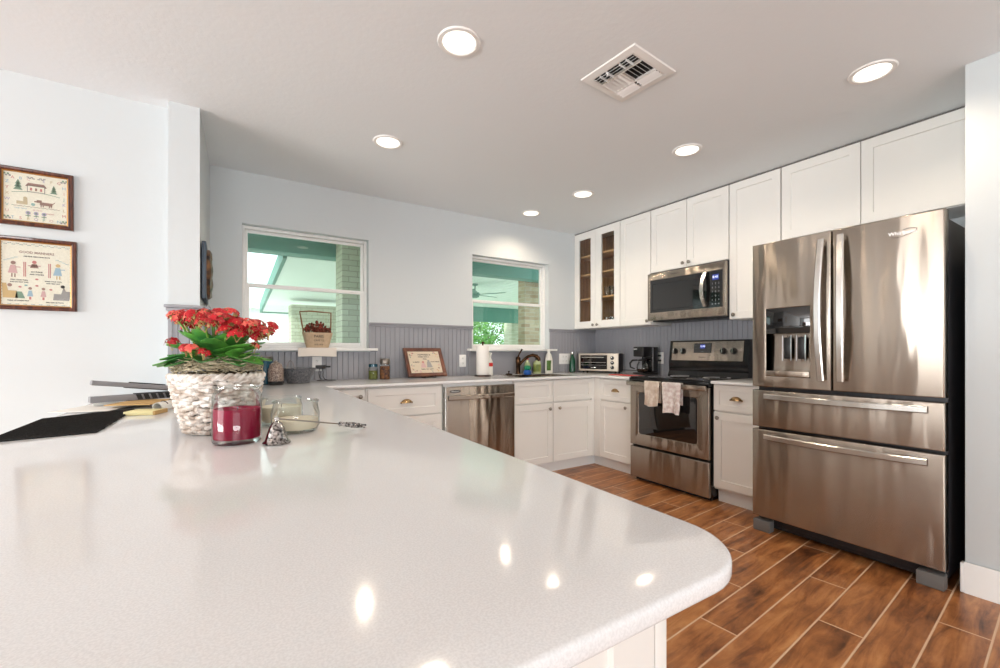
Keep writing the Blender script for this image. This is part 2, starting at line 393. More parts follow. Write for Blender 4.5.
    def text(s, txt, size, x, y, z, depth=0.001, mtx=None, align='CENTER', bold=0.0):
        cu = bpy.data.curves.new('t', 'FONT'); cu.body = txt; cu.size = size; cu.align_x = align; cu.align_y = 'CENTER'; cu.extrude = depth; cu.resolution_u = 2
        cu.offset = bold
        o = bpy.data.objects.new('t', cu); me = bpy.data.meshes.new_from_object(o)
        # letters stand in x,z and face -y
        vs = []
        for v in me.vertices:
            p = Vector((v.co.x+x, y-v.co.z, v.co.y+z))
            vs.append(s.bm.verts.new(mtx @ p if mtx else p))
        fs = []
        for p in me.polygons:
            try: fs.append(s.bm.faces.new([vs[i] for i in p.vertices]))
            except ValueError: pass
        s._mark(fs)
        bpy.data.objects.remove(o); bpy.data.curves.remove(cu); bpy.data.meshes.remove(me); return s
    def build(s, name, mats, parent=None, loc=None, rz=0, smooth=38, world=False, fix=True):
        bm = s.bm
        if fix: bmesh.ops.recalc_face_normals(bm, faces=bm.faces[:])
        me = bpy.data.meshes.new(name)
        bm.to_mesh(me); bm.free()
        for m in (mats if isinstance(mats, (list, tuple)) else [mats]): me.materials.append(m)
        if smooth:
            me.shade_smooth(); me.set_sharp_from_angle(angle=math.radians(smooth))
        o = bpy.data.objects.new(name, me); C.objects.link(o)
        if parent: o.parent = parent
        if loc: o.location = loc
        if rz: o.rotation_euler = (0, 0, rz)
        return o

def tag(o, label, cat, group=None):
    o['label'] = label; o['category'] = cat
    if group: o['group'] = group
    return o
def struct(o, label=None):
    o['kind'] = 'structure'
    if label: o['label'] = label
    return o
def thing(name, label, cat, loc=(0, 0, 0), rz=0, group=None):
    o = bpy.data.objects.new(name, None); C.objects.link(o); o.empty_display_size = 0.1
    o.location = loc; o.rotation_euler = (0, 0, rz)
    return tag(o, label, cat, group)
def sroot(name, loc=(0, 0, 0)):
    o = bpy.data.objects.new(name, None); C.objects.link(o); o.location = loc; o['kind'] = 'structure'; return o
def dup(root, loc, rz=None, label=None, group=None):
    r = root.copy(); C.objects.link(r); r.location = loc
    if rz is not None: r.rotation_euler = (0, 0, rz)
    if label: r['label'] = label
    if group: r['group'] = group
    for ch in list(root.children):
        c = ch.copy(); C.objects.link(c); c.parent = r
        for g in list(ch.children):
            d = g.copy(); C.objects.link(d); d.parent = c
    return r
RIGHT = -PI/2      # things against the right wall face -x

# ------------------------------------------------------------------ the setting
HC = 2.524; YB = 3.8595; XR = 3.81; XL = -0.107; CT = 0.914
struct(MB().box(-7.0, 3.96, -6.6, 4.0, -0.12, 0).build('floor', M['floor'], smooth=0))
struct(MB().box(-7.6, 4.4, -7.2, 4.35, HC, HC+0.25).build('ceiling', M['ceil'], smooth=0))
rect = lambda x0, x1, z0, z1: [(x0, z0), (x1, z0), (x1, z1), (x0, z1)]
hole = lambda x0, x1, z0, z1: [(x0, z0), (x0, z1), (x1, z1), (x1, z0)]
W1 = (0.117, 1.075, 1.175, 2.132); W2 = (2.113, 3.092, 1.175, 2.132)
def wall_y(name, x0, x1, yf, yb, holes=()):
    mb = MB(); mb.slab(rect(x0, x1, 0, HC), -yb, -yf, 0, [hole(*h) for h in holes], mp=lambda p: (p[0], -p[2], p[1]))
    return struct(mb.build(name, M['wall'], smooth=0))
def wall_x(name, y0, y1, xf, xb, holes=()):
    mb = MB(); mb.slab(rect(y0, y1, 0, HC), min(xf, xb), max(xf, xb), 0, [hole(*h) for h in holes], mp=lambda p: (p[2], p[0], p[1]))
    return struct(mb.build(name, M['wall'], smooth=0))
wall_y('wall_back', XL, XR, YB, 4.0, [W1, W2])
mb = MB(); mb.slab([(-0.256, 2.988), (-0.114, 2.988), (-0.083, 4.0), (-0.256, 4.0)], 0, HC, 0)
struct(mb.build('wall_left', M['wall'], smooth=0))
wall_y('wall_dining', -7.0, -0.256, 3.09, 3.24)
struct(MB().box(XR, 3.96, 0.565, 4.0, 0, HC).build('wall_right', M['wall'], smooth=0))
struct(MB().box(2.992, 3.96, -6.6, 0.565, 0, HC, 0.004).build('wall_alcove', M['wall']))
wall_y('wall_rear', -7.0, 2.992, -6.75, -6.6, [(-3.0, 1.5, 0.4, 2.3)])
wall_x('wall_west', -6.6, 3.09, -7.0, -7.15, [(-2.0, 2.4, 0.05, 2.2)])

mb = MB()
mb.prism([(0, 0.014), (0.148, 0.014), (0.148, 0.008), (0.133, 0.002), (0.128, 0), (0, 0)], -6.6, 0.565)
o = mb.build('baseboard_right', M['trim'], smooth=30)
o.data.transform(Matrix(((0, 0, -1, 2.992), (0, 1, 0, 0.0), (1, 0, 0, 0), (0, 0, 0, 1)))); struct(o)
# the board turns the corner into the fridge alcove
struct(MB().box(2.978, 3.02, 0.565, 0.579, 0, 0.14, 0.003).build('baseboard_alcove', M['trim']))
struct(MB().box(-7.0, -0.6, 3.076, 3.09, 0, 0.14, 0.003).build('baseboard_dining', M['trim']))

# beadboard wainscot: boards and grooves are one profile, extruded upwards
def beads(mb, a0, a1, z0, z1, mp, pitch=0.0445):
    prof = [(a0, 0.0)]; a = a0
    prof.append((a0, 0.011))
    while a+pitch < a1:
        a += pitch
        prof += [(a-0.0075, 0.011), (a-0.0055, 0.0045), (a-0.0040, 0.0045), (a-0.0025, 0.0095), (a, 0.011)]
    prof += [(a1, 0.011), (a1, 0.0)]
    mb.rings([[mp(p[0], p[1], z) for p in prof] for z in (z0, z1)], closed=True, cap0=True, cap1=True)
WZ = 1.386
back = lambda a, d, z: (a, YB-d, z)
mb = MB()
beads(mb, XL, 0.1, CT, WZ, back); beads(mb, 0.1, 1.09, CT, 1.15, back); beads(mb, 1.09, 2.1, CT, WZ, back); beads(mb, 3.106, XR, CT, WZ, back)
mb.box(2.1, 3.106, YB-0.011, YB, CT, 1.15)
struct(mb.build('trim_1', M['gray'], smooth=20))
rt = lambda a, d, z: (XR-d, a, z)
mb = MB(); beads(mb, 1.4, YB, CT, 1.45, rt); struct(mb.build('trim_2', M['gray'], smooth=20))
lf = lambda a, d, z: (-0.114+.0307*(a-2.988)+d, a, z)
mb = MB(); beads(mb, 3.0, YB, CT, WZ, lf); struct(mb.build('trim_3', M['gray'], smooth=20))
cf = lambda a, d, z: (a, 2.988-d, z)
mb = MB(); beads(mb, -0.256, -0.113, CT, WZ, cf, 0.05)
for x in (-0.256, -0.131): mb.box(x, x+0.018, 2.968, 2.978, CT, WZ)
struct(mb.build('trim_4', M['gray'], smooth=20))
def cap(mb, x0, x1, y0, y1, e):
    mb.box(x0-e[0]*.010, x1+e[1]*.010, y0-e[2]*.010, y1+e[3]*.010, WZ-0.012, WZ+0.006, 0.004)
    mb.box(x0-e[0]*.018, x1+e[1]*.018, y0-e[2]*.018, y1+e[3]*.018, WZ+0.006, WZ+0.022, 0.005)
mb = MB()
for x0, x1 in ((XL+.02, 0.117), (1.075, 2.113), (3.092, XR)): cap(mb, x0, x1, YB-0.012, YB, (0, 0, 1, 0))
cap(mb, XL, XL+0.026, 2.99, YB, (0, 1, 0, 0)); cap(mb, -0.256, -0.113, 2.977, 2.99, (1, 1, 1, 0))
struct(mb.build('trim_5', M['gray'], smooth=30))
# metal edge strips where the wainscot ends at the window
mb = MB(); mb.box(1.073, 1.092, YB-0.014, YB, 1.18, WZ+0.004, 0.002); mb.box(0.1, 0.119, YB-0.014, YB, 1.18, WZ+0.004, 0.002)
struct(mb.build('trim_6', M['gray'], smooth=30))

def window(name, w, sill0, sill1):
    r = sroot(name); x0, x1, z0, z1 = w; zm = 1.672
    mb = MB(); F = 0.022
    for a, b, c, d in ((x0, x0+F, z0, z1), (x1-F, x1, z0, z1), (x0+F, x1-F, z1-F, z1), (x0+F, x1-F, z0, z0+F)):
        mb.box(a, b, 3.925, 3.998, c, d, 0.002)
    mb.build('window_frame', M['trim'], r)
    for nm, yy, a, b, fw in (('upper_sash', 3.966, zm-0.012, z1-F, 0.02), ('lower_sash', 3.934, z0+F, zm+0.016, 0.03)):
        mb = MB(); xa, xb = x0+F, x1-F
        for q in ((xa, xa+fw, a, b), (xb-fw, xb, a, b), (xa+fw, xb-fw, b-fw, b), (xa+fw, xb-fw, a, a+fw)):
            mb.box(q[0], q[1], yy, yy+0.026, q[2], q[3], 0.003)
        if nm == 'lower_sash': mb.box((xa+xb)/2-0.03, (xa+xb)/2+0.03, yy-0.006, yy, b-0.016, b-0.004, 0.002)
        sh = mb.build(nm, M['trim'], r)
        MB().box(xa+fw, xb-fw, yy+0.012, yy+0.016, a+fw, b-fw).build('pane', M['window'], sh, smooth=0)
    mb = MB(); mb.box(x0+0.001, x1-0.001, YB-0.01, 3.925, 1.1585, 1.1785); mb.box(sill0, sill1, YB-0.068, YB, 1.158, 1.180, 0.004)
    mb.build('window_sill', M['trim'], r)
    return r
window('window_1', W1, 0.055, 1.138)
window('window_2', W2, 2.045, 3.165)
r = sroot('window_3'); mb = MB()
for x in (-3.0, -1.5, 0.0, 1.46): mb.box(x, x+0.04, -6.72, -6.66, 0.4, 2.3, 0.003)
for z in (0.4, 2.26): mb.box(-2.96, 1.46, -6.72, -6.66, z, z+0.04, 0.003)
mb.build('window_frame', M['trim'], r)
r = sroot('door_1'); mb = MB()
for y in (-2.0, 0.17, 2.34): mb.box(-7.13, -7.07, y, y+0.06, 0.05, 2.2, 0.003)
for z in (0.05, 2.14): mb.box(-7.13, -7.07, -1.94, 2.34, z, z+0.06, 0.003)
mb.build('door_frame', M['trim'], r)

# ------------------------------------------------------------------ countertops
def arc(cx, cy, r, a0, a1, n):
    return [(cx+r*math.cos(math.radians(a0+(a1-a0)*i/n)), cy+r*math.sin(math.radians(a0+(a1-a0)*i/n))) for i in range(n+1)]
outl = [(-0.535, 0.266)]+arc(0.441, 0.373, 0.107, -90, 0, 12)+[(0.592, 3.165), (3.12, 3.165), (3.12, 2.712), (XR-0.012, 2.712), (XR-0.012, YB-0.012), (XL+0.034, YB-0.012), (XL+0.014, 2.976),
        (-0.257, 2.976), (-0.257, 3.089), (-0.515, 3.089)]
SINK = (2.32, 2.98, 3.29, 3.68)
mb = MB(); mb.slab(outl, 0.892, CT, 0.006, [[(SINK[0], SINK[2]), (SINK[0], SINK[3]), (SINK[1], SINK[3]), (SINK[1], SINK[2])]])
tag(mb.build('countertop', M['quartz'], smooth=50), 'white speckled quartz worktop running from the foreground peninsula round to the oven', 'countertop')
mb = MB(); mb.slab([(3.12, 1.62), (XR-0.012, 1.62), (XR-0.012, 1.936), (3.12, 1.936)], 0.907, 0.929, 0.005)
tag(mb.build('countertop', M['quartz'], smooth=50), 'short piece of quartz worktop between the oven and the fridge', 'countertop')

# ------------------------------------------------------------------ cabinet pieces (local: x right, y into the wall, z up)
def front(mb, x0, x1, z0, z1, s=0.058, t=0.02, y=0.0):
    mb.rect_rings(x0, x1, z0, z1, [(0, y+t), (0, y+.0015), (.0015, y), (s, y), (s+.002, y+.008)])
def knob(parent, x, z, y=0.0):
    mtx = Matrix.Rotation(PI/2, 4, 'X')
    MB().solid([(.006, 0), (.005, .008), (.0075, .013), (.0145, .017), (.0155, .022), (.012, .027), (.004, .0295)], 20, (x, y, z), mtx).build('knob', M['nickel'], parent)
def cup(parent, x, z, y=0.0):
    mb = MB(); A, D, H = 0.043, 0.026, 0.03
    def fn(u, v):
        th, ph = PI*u, PI/2*v
        return (x+A*math.cos(th)*math.cos(ph), y-0.002-D*math.sin(ph)*(0.55+0.45*1), z-0.012+H*math.sin(th)*math.cos(ph)**0.8)
    mb.surf(fn, 20, 8, 0.002)
    mb.box(x-A-.006, x-A+.006, y-.003, y, z-.016, z-.004, .001); mb.box(x+A-.006, x+A+.006, y-.003, y, z-.016, z-.004, .001)
    mb.build('cup_pull', M['brass'], parent)
def cab_box(mb, w, z0, z1, dep, t=0.021):
    mb.box(0.001, w-0.001, t, dep, z0, z1, 0.001)
def door(parent, x0, x1, z0, z1, kn=None, s=0.058):
    mb = MB(); front(mb, x0, x1, z0, z1, s); d = mb.build('door', M['cab'], parent)
    if kn: knob(d, *kn)
    return d
def drawer(parent, x0, x1, z0, z1, pull=None, s=0.045):
    mb = MB(); front(mb, x0, x1, z0, z1, s); d = mb.build('drawer', M['cab'], parent)
    if pull == 'cup': cup(d, (x0+x1)/2, (z0+z1)/2)
    elif pull: knob(d, *pull)
    return d
def base(name, label, loc, rz, w, dep, top=0.8915, hollow=False, toe=(0, 0)):
    t = thing(name, label, 'cabinet', loc, rz)
    mb = MB()
    if hollow:
        for q in ((.001, .018, .021, dep, .105, top), (w-.018, w-.001, .021, dep, .105, top), (.018, w-.018, .021, dep, .105, .123), (.018, w-.018, dep-.012, dep, .123, top), (.018, w-.018, .021, .04, .123, top)): mb.box(*q)
    else: cab_box(mb, w, 0.105, top, dep)
    mb.build('cabinet_body', M['cab'], t)
    mb = MB(); mb.box(0.001-toe[0], w-0.001+toe[1], 0.075, 0.09, 0, 0.105); mb.build('toe_kick', M['trim'], t)
    return t
YF = 3.196; XB = 3.149
t = base('base_cabinet', 'white base cabinet with a round knob, tucked behind the peninsula corner', (0.5, YF, 0), 0, 0.375, 0.64)
drawer(t, 0.012, 0.355, 0.683, 0.878, (0.328, 0.826)); door(t, 0.012, 0.355, 0.115, 0.668)
t = base('base_cabinet', 'white drawer cabinet left of the dishwasher', (0.876, YF, 0), 0, 0.606, 0.64)
drawer(t, 0.01, 0.594, 0.666, 0.878, 'cup', .055); drawer(t, 0.01, 0.594, 0.395, 0.655, 'cup', .055); drawer(t, 0.01, 0.594, 0.115, 0.384, 'cup', .055)
t = base('base_cabinet', 'white sink cabinet with two doors and two blank drawer fronts', (2.172, YF, 0), 0, 0.976, 0.64, hollow=True, toe=(0, .076))
MB().box(0.946, 0.9765, 0.004, 0.022, 0.105, 0.8915, .001).build('corner_filler', M['cab'], t)
for x0, x1, kx in ((0.004, 0.44, 0.395), (0.446, 0.944, 0.512)):
    drawer(t, x0, x1, 0.680, 0.882); door(t, x0, x1, 0.112, 0.668, (kx, 0.617))
t = base('base_cabinet', 'white corner base cabinet with a cup pull, left of the oven', (XB, YF+0.02, 0), RIGHT, 0.503, 0.64, toe=(.070, 0))
MB().box(0.0, 0.094, 0.0, 0.022, 0.105, 0.8915, .001).build('corner_filler', M['cab'], t)
drawer(t, 0.096, 0.497, 0.678, 0.882, 'cup'); door(t, 0.096, 0.497, 0.112, 0.667, (0.434, 0.628))
t = base('base_cabinet', 'narrow white base cabinet between the oven and the fridge', (XB, 1.936, 0), RIGHT, 0.36, 0.64, 0.9065)
drawer(t, 0.006, 0.352, 0.706, 0.902, 'cup'); door(t, 0.006, 0.352, 0.125, 0.694, (0.043, 0.652))

t = thing('peninsula_cabinet', 'white panelled base carrying the foreground peninsula worktop', 'cabinet', (0.0, 0.365, 0))
mb = MB(); mb.box(-0.12, 0.488, 0.019, 2.6, 0.1, 0.8915, 0.001); mb.build('cabinet_body', M['cab'], t)
mb = MB(); front(mb, -0.10, 0.466, 0.02, 0.885, 0.075, 0.018, 0.0); mb.build('end_panel', M['cab'], t)
mb = MB(); mb.box(0.467, 0.4905, 0.0, 0.022, 0, 0.8915, 0.002); mb.build('corner_post', M['cab'], t)
mb = MB(); mb.box(-0.1, 0.42, 0.05, 2.6, 0, 0.1); mb.build('toe_kick', M['trim'], t)

# ------------------------------------------------------------------ upper cabinets
XU = 3.475; DEP = XR-XU
UZ = 1.413; UT = 2.513
def upper(name, label, y, w, z0, z1=UT, body=True):
    t = thing(name, label, 'cabinet', (XU, y, z0), RIGHT)
    if body:
        mb = MB(); cab_box(mb, w, 0, z1-z0, DEP-0.012); mb.build('cabinet_body', M['cab'], t)
    mb = MB(); mb.box(0.0, w, 0.012, DEP-0.012, z1-z0, HC-z0-0.001); mb.build('top_filler', M['graypl'], t)
    return t
# glass-fronted corner cabinet: hollow, wood inside
t = upper('glass_cabinet', 'white corner wall cabinet with two glass doors and wooden shelves', YB-0.002, 0.70, UZ, body=False)
H = UT-UZ; D = DEP-0.012
mb = MB()
mb.box(0, 0.016, 0.021, D, 0, H); mb.box(0.684, 0.7, 0.021, D, 0, H); mb.box(0.016, 0.684, 0.021, D, H-0.016, H); mb.box(0.016, 0.684, 0.021, D, 0, 0.016); mb.box(0.342, 0.358, 0.021, 0.05, 0.016, H-0.016)
mb.build('cabinet_body', M['cab'], t)
mb = MB(); mb.box(0.016, 0.684, D-0.008, D-0.001, 0.016, H-0.016); mb.box(0.0165, 0.0185, 0.03, D-0.008, 0.016, H-0.016); mb.box(0.6815, 0.6835, 0.03, D-0.008, 0.016, H-0.016)
mb.box(0.0185, 0.6815, 0.03, D-0.008, 0.016, 0.018); mb.build('lining', M['wood'], t)
for z in (0.335, 0.612, 0.825):
    MB().box(0.019, 0.681, 0.052, D-0.01, z, z+0.018, 0.001).build('shelf', M['shelfwood'], t)
for x0, x1, kx in ((0.003, 0.348, 0.318), (0.352, 0.697, 0.382)):
    mb = MB(); s = 0.078
    mb.rect_rings(x0, x1, 0.003, H-0.003, [(0, .02), (0, .0015), (.0015, 0), (s, 0), (s, .02), (0, .02)], cap=False, back=False)
    d = mb.build('door', M['cab'], t); knob(d, kx, 0.036)
    MB().box(x0+s-.004, x1-s+.004, 0.010, 0.013, s, H-s).build('pane', M['clear'], d, smooth=0)
t = upper('wall_cabinet', 'white single-door wall cabinet between the glass cabinet and the microwave', 3.155, 0.383, UZ)
door(t, 0.003, 0.380, 0.003, UT-UZ-0.003, (0.35, 0.036))
t = upper('wall_cabinet', 'white two-door wall cabinet above the microwave', 2.770, 0.771, 1.905)
door(t, 0.003, 0.384, 0.003, UT-1.908, (0.356, 0.04), 0.062); door(t, 0.388, 0.768, 0.003, UT-1.908, (0.416, 0.04), 0.062)
t = upper('wall_cabinet', 'tall white single-door wall cabinet beside the fridge', 1.997, 0.391, UZ)
door(t, 0.003, 0.388, 0.003, UT-UZ-0.003, (0.042, 0.036))
t = upper('wall_cabinet', 'wide white wall cabinet over the fridge', 1.604, 1.037, 1.972)
door(t, 0.003, 0.476, 0.003, UT-1.975, s=.062); door(t, 0.480, 1.034, 0.003, UT-1.975, s=.062)

# dishes and glasses behind the glass doors
def plate(r=0.085):
    return [(0.0, 0.0), (r*.55, 0), (r*.95, .012), (r, .016), (r*.97, .018), (r*.55, .005), (0, .004)]
def gx(lx, ly, lz): return (XU+ly, YB-0.002-lx, UZ+lz)
for k in range(4):
    mb = MB(); mb.lathe(plate(0.082), 28)
    tag(mb.build('plate', M['pottery'], loc=gx(0.2, 0.16, 0.0185+k*0.0065)), 'white china plate in the stack on the floor of the left glass cabinet door', 'plate', 'stacked plates in the glass cabinet')
def tumbler():
    return [(0.0, 0.002), (.026, .002), (.031, .006), (.036, .105), (.034, .105), (.029, .01), (0.0, .008)]
for lz, lab, ys in ((0.0185, 'on the cabinet floor behind the right glass door', (0.0, 0.09)), (0.354, 'on the lowest shelf behind the right glass door', (0.0,))):
    for dx in (0.40, 0.475, 0.55, 0.625):
        for dy in ys:
            mb = MB(); mb.lathe(tumbler(), 18)
            tag(mb.build('tumbler', M['jar'], loc=gx(dx+0.02, 0.11+dy, lz)), 'clear glass tumbler standing '+lab, 'glass', 'glasses in the glass cabinet')
for k in range(3):
    mb = MB(); mb.lathe([(0, .002), (.03, .002), (.034, .006), (.062, .04), (.066, .046), (.063, .046), (.03, .01), (0, .009)], 24)
    tag(mb.build('glass_bowl', M['jar'], loc=gx(0.455+0.001*k, 0.24, 0.354+k*0.03)), 'clear glass bowl in the stack on the lowest shelf of the glass cabinet', 'bowl', 'glass bowls in the glass cabinet')

# ------------------------------------------------------------------ fridge
t = thing('refrigerator', 'tall stainless steel french door fridge with a water dispenser', 'fridge', (2.898, 1.513, 0), RIGHT)
FW = 0.902
mb = MB(); mb.box(0.006, FW-0.006, 0.072, 0.88, 0.045, 1.80, 0.004); mb.build('fridge_body', M['steel_dark'], t)
mb = MB(); mb.box(0.05, 0.85, 0.075, 0.2, 0.02, 0.09); mb.build('grille', M['blackplastic'], t)
for x in (0.006, FW-0.106):
    mb = MB(); mb.slab([(x, 0.004), (x+0.10, 0.004), (x+0.10, 0.06), (x+0.08, 0.1), (x+0.03, 0.1), (x, 0.06)], 0.0, 0.072, 0.006)
    mb.build('foot', M['graypl'], t)
for x in (0.02, FW-0.1):
    MB().box(x, x+0.08, 0.02, 0.14, 1.80, 1.836, 0.006).build('hinge_cover', M['graypl'], t)
def fdoor(x0, x1, z0, z1, holes=(), name='door'):
    mb = MB(); mb.slab(rect(x0, x1, z0, z1), -0.066, 0.0, 0.007, [hole(*h) for h in holes], mp=lambda p: (p[0], -p[2], p[1]), seg=3)
    return mb.build(name, M['steel'], t, smooth=50)
DH = (0.086, 0.330, 0.998, 1.420)
dl = fdoor(0.002, 0.4375, 0.928, 1.838, [DH]); dr = fdoor(0.4445, 0.900, 0.928, 1.838)
d1 = fdoor(0.002, 0.900, 0.672, 0.905, name='drawer'); d2 = fdoor(0.002, 0.900, 0.097, 0.655, name='drawer')
def bow_v(parent, x, z0, z1, lean):
    n = 14; ps = [(x+lean*0.008*math.sin(PI*i/n), -0.026-0.030*math.sin(PI*i/n), z0+(z1-z0)*i/n) for i in range(n+1)]
    mb = MB(); rs = []
    for p in ps:
        w, d = 0.017, 0.0075
        rs.append([(p[0]-w, p[1]+d, p[2]), (p[0]-w, p[1]-d*.2, p[2]), (p[0]-w*.7, p[1]-d, p[2]), (p[0]+w*.7, p[1]-d, p[2]), (p[0]+w, p[1]-d*.2, p[2]), (p[0]+w, p[1]+d, p[2])])
    mb.rings(rs, cap0=True, cap1=True)
    for z in (z0+0.012, z1-0.03): mb.box(x-0.012, x+0.012, -0.028, 0.002, z, z+0.02, 0.002)
    mb.build('handle', M['handle'], parent, smooth=30)
def bow_h(parent, z, x0, x1, droop=0.0, mat_='handle', hw=0.0175, y=-0.02, bow=0.03):
    n = 16; rs = []
    for i in range(n+1):
        u = i/n; x = x0+(x1-x0)*u; yy = y-bow*math.sin(PI*u); zz = z-droop*math.sin(PI*u); w, d = hw, 0.0075
        rs.append([(x, yy+d, zz+w), (x, yy-d*.2, zz+w), (x, yy-d, zz+w*.7), (x, yy-d, zz-w*.7), (x, yy-d*.2, zz-w), (x, yy+d, zz-w)])
    mb = MB(); mb.rings(rs, cap0=True, cap1=True)
    for x in (x0+0.012, x1-0.032): mb.box(x, x+0.02, y-0.002, 0.002, z-0.012, z+0.012, 0.002)
    mb.build('handle', M[mat_], parent, smooth=30)
bow_v(dl, 0.396, 0.985, 1.792, -1); bow_v(dr, 0.488, 0.985, 1.800, 1)
bow_h(d1, 0.868, 0.085, 0.842, 0.002); bow_h(d2, 0.612, 0.085, 0.842, 0.002)
# dispenser
x0, x1, z0, z1 = DH; zc = 1.262
mb = MB(); mb.box(x0-.001, x1+.001, 0.004, 0.05, zc, z1+.001, 0.002); mb.build('dispenser_panel', M['blackglass'], dl)
mb = MB()
mb.surf(lambda u, v: (x0+(x1-x0)*u, 0.055-0.0*v, z0+(zc-z0)*v), 1, 1); mb.box(x0-.002, x0, 0.004, 0.056, z0, zc); mb.box(x1, x1+.002, 0.004, 0.056, z0, zc)
mb.box(x0, x1, 0.05, 0.056, zc-0.01, zc); mb.build('dispenser_recess', M['steel'], dl, smooth=0, fix=False)
mb = MB(); mb.box(x0, x1, -0.004, 0.054, z0, z0+0.034, 0.004); mb.build('drip_tray', M['steel'], dl)
for x in (0.198, 0.276):
    mb = MB(); mb.box(x-0.021, x+0.021, 0.026, 0.04, 1.105, 1.240, 0.006); mb.mi = 1
    mb.tube([(x-.024, 0.024, 1.25), (x-.024, 0.022, 1.095), (x+.024, 0.022, 1.095), (x+.024, 0.024, 1.25)], 0.0045, 8)
    mb.build('dispenser_paddle', [M['blackplastic'], M['chrome']], dl)
mb = MB(); mb.text('Whirlpool', 0.026, 0.744, -0.0006, 1.753, 0.0006, bold=0.0004)
mb.mi = 1; mb.tube([(0.75+0.05*math.cos(a), -0.0008, 1.752+0.016*math.sin(a)+0.010*math.cos(a)) for a in [math.radians(200+14*i) for i in range(19)]], 0.0012, 6)
mb.build('logo', [M['silvermark'], M['darkmark']], dr, smooth=0)

# ------------------------------------------------------------------ range
t = thing('range', 'stainless steel freestanding oven with a black glass hob', 'oven', (3.11, 2.706, 0), RIGHT)
RW = 0.764
mb = MB(); mb.box(0.004, RW-0.004, 0.035, 0.64, 0.03, 0.88, 0.002); mb.build('oven_body', M['blackgloss'], t)
mb = MB(); mb.box(0.02, RW-0.02, 0.06, 0.6, 0.0, 0.03); mb.build('plinth', M['blackplastic'], t)
mb = MB(); mb.slab(rect(0.003, RW-0.003, 0.034, 0.302), -0.034, 0.0, 0.005, mp=lambda p: (p[0], -p[2], p[1])); mb.build('drawer', M['steel'], t, smooth=50)
OW = (0.094, 0.662, 0.424, 0.790)
def rrect(x0, x1, z0, z1, r, n=5):
    return [p for cx, cz, a in ((x1-r, z0+r, -90), (x1-r, z1-r, 0), (x0+r, z1-r, 90), (x0+r, z0+r, 180)) for p in arc(cx, cz, r, a, a+90, n)]
mb = MB(); mb.slab(rect(0.003, RW-0.003, 0.322, 0.872), -0.034, 0.0, 0.005, [list(reversed(rrect(*OW, 0.025)))], mp=lambda p: (p[0], -p[2], p[1]))
od = mb.build('door', M['steel'], t, smooth=50)
mb = MB(); mb.slab(rrect(OW[0]-.002, OW[1]+.002, OW[2]-.002, OW[3]+.002, 0.026), -0.03, -0.003, 0.001, mp=lambda p: (p[0], -p[2], p[1])); mb.build('window', M['blackglass'], od)
mb = MB(); mb.box(0.0, RW, -0.052, -0.034, 0.852, 0.890, 0.005)
for x in (0.012, RW-0.037): mb.box(x, x+0.025, -0.036, 0.001, 0.854, 0.870, 0.003)
mb.build('handle', M['steel'], od)
# hob
mb = MB(); mb.box(-0.002, RW+0.002, -0.012, 0.64, 0.880, 0.920, 0.006); mb.build('hob_frame', M['blackgloss'], t)
mb = MB(); mb.box(0.006, RW-0.006, 0.0, 0.545, 0.920, 0.929, 0.003)
mb.mi = 1
for cx, cy, r in ((0.2, 0.17, 0.105), (0.56, 0.17, 0.085), (0.2, 0.44, 0.08), (0.56, 0.44, 0.105)):
    mb.tube([(cx+r*math.cos(2*PI*i/32), cy+r*math.sin(2*PI*i/32), 0.9291) for i in range(32)], 0.0012, 4, closed=True)
mb.build('hob', [M['blackglass'], M['mark']], t)
# backguard: black stand with a slanted steel control panel
mb = MB(); mb.prism([], 0, 0) if False else None
pts = [(0.535, 0.921), (0.62, 0.921), (0.62, 1.255), (0.580, 1.255), (0.553, 1.055), (0.557, 0.97)]
r0 = [(0.0, p[0], p[1]) for p in pts]; r1 = [(RW, p[0], p[1]) for p in pts]
mb.rings([r0, r1], cap0=True, cap1=True); mb.build('backguard', M['blackgloss'], t, smooth=25)
def slant(x, s, o=0.0):       # s: 0 at the panel foot, 1 at its top; o: outwards
    n = Vector((0, -0.2, 0.027)).normalized()
    return Vector((x, 0.553+0.027*s, 1.055+0.2*s))+n*o
cp = MB(); cp.rings([[slant(a, b, h) for a, b in ((0.032, .07), (RW-.045, .07), (RW-.045, .93), (0.032, .93))] for h in (0, .004)], cap0=True, cap1=True)
cp = cp.build('control_panel', M['steel'], t)
def slant_mtx(): 
    up = Vector((0, 0.027, 0.2)).normalized(); n = Vector((0, -0.2, 0.027)).normalized()
    return Matrix(((1, -0, 0, 0), (0, -n.y, up.y, 0.553), (0, -n.z, up.z, 1.055), (0, 0, 0, 1)))
SM = slant_mtx()
for x in (0.062, 0.148, 0.545, 0.64):
    n = Vector((0, -0.2, 0.027)).normalized(); c = slant(x, 0.5, 0.004)
    q = n.to_track_quat('Z', 'Y').to_matrix().to_4x4()
    mb = MB(); mb.solid([(.029, 0), (.029, .005), (.025, .008), (.022, .022), (.019, .026)], 24, c, q)
    mb.mi = 1; p = slant(x, 0.5, 0.032)
    up = Vector((0, 0.027, 0.2)).normalized()
    mb.tube([p-up*0.019, p+up*0.019], 0.004, 6)
    mb.build('control_knob', [M['blackplastic'], M['handle']], t)
mb = MB(); mb.rings([[slant(a, b, h) for a, b in ((0.262, .42), (0.432, .42), (0.432, .86), (0.262, .86))] for h in (0.003, .007)], cap0=True, cap1=True)
mb.mi = 1; mb.rings([[slant(a, b, h) for a, b in ((0.325, .62), (0.372, .62), (0.372, .8), (0.325, .8))] for h in (0.006, .0078)], cap0=True, cap1=True)
mb.mi = 2; mb.text('12:08', 0.022, 0.3485, -0.0086, 0.144, 0.0004, SM)
mb.mi = 3
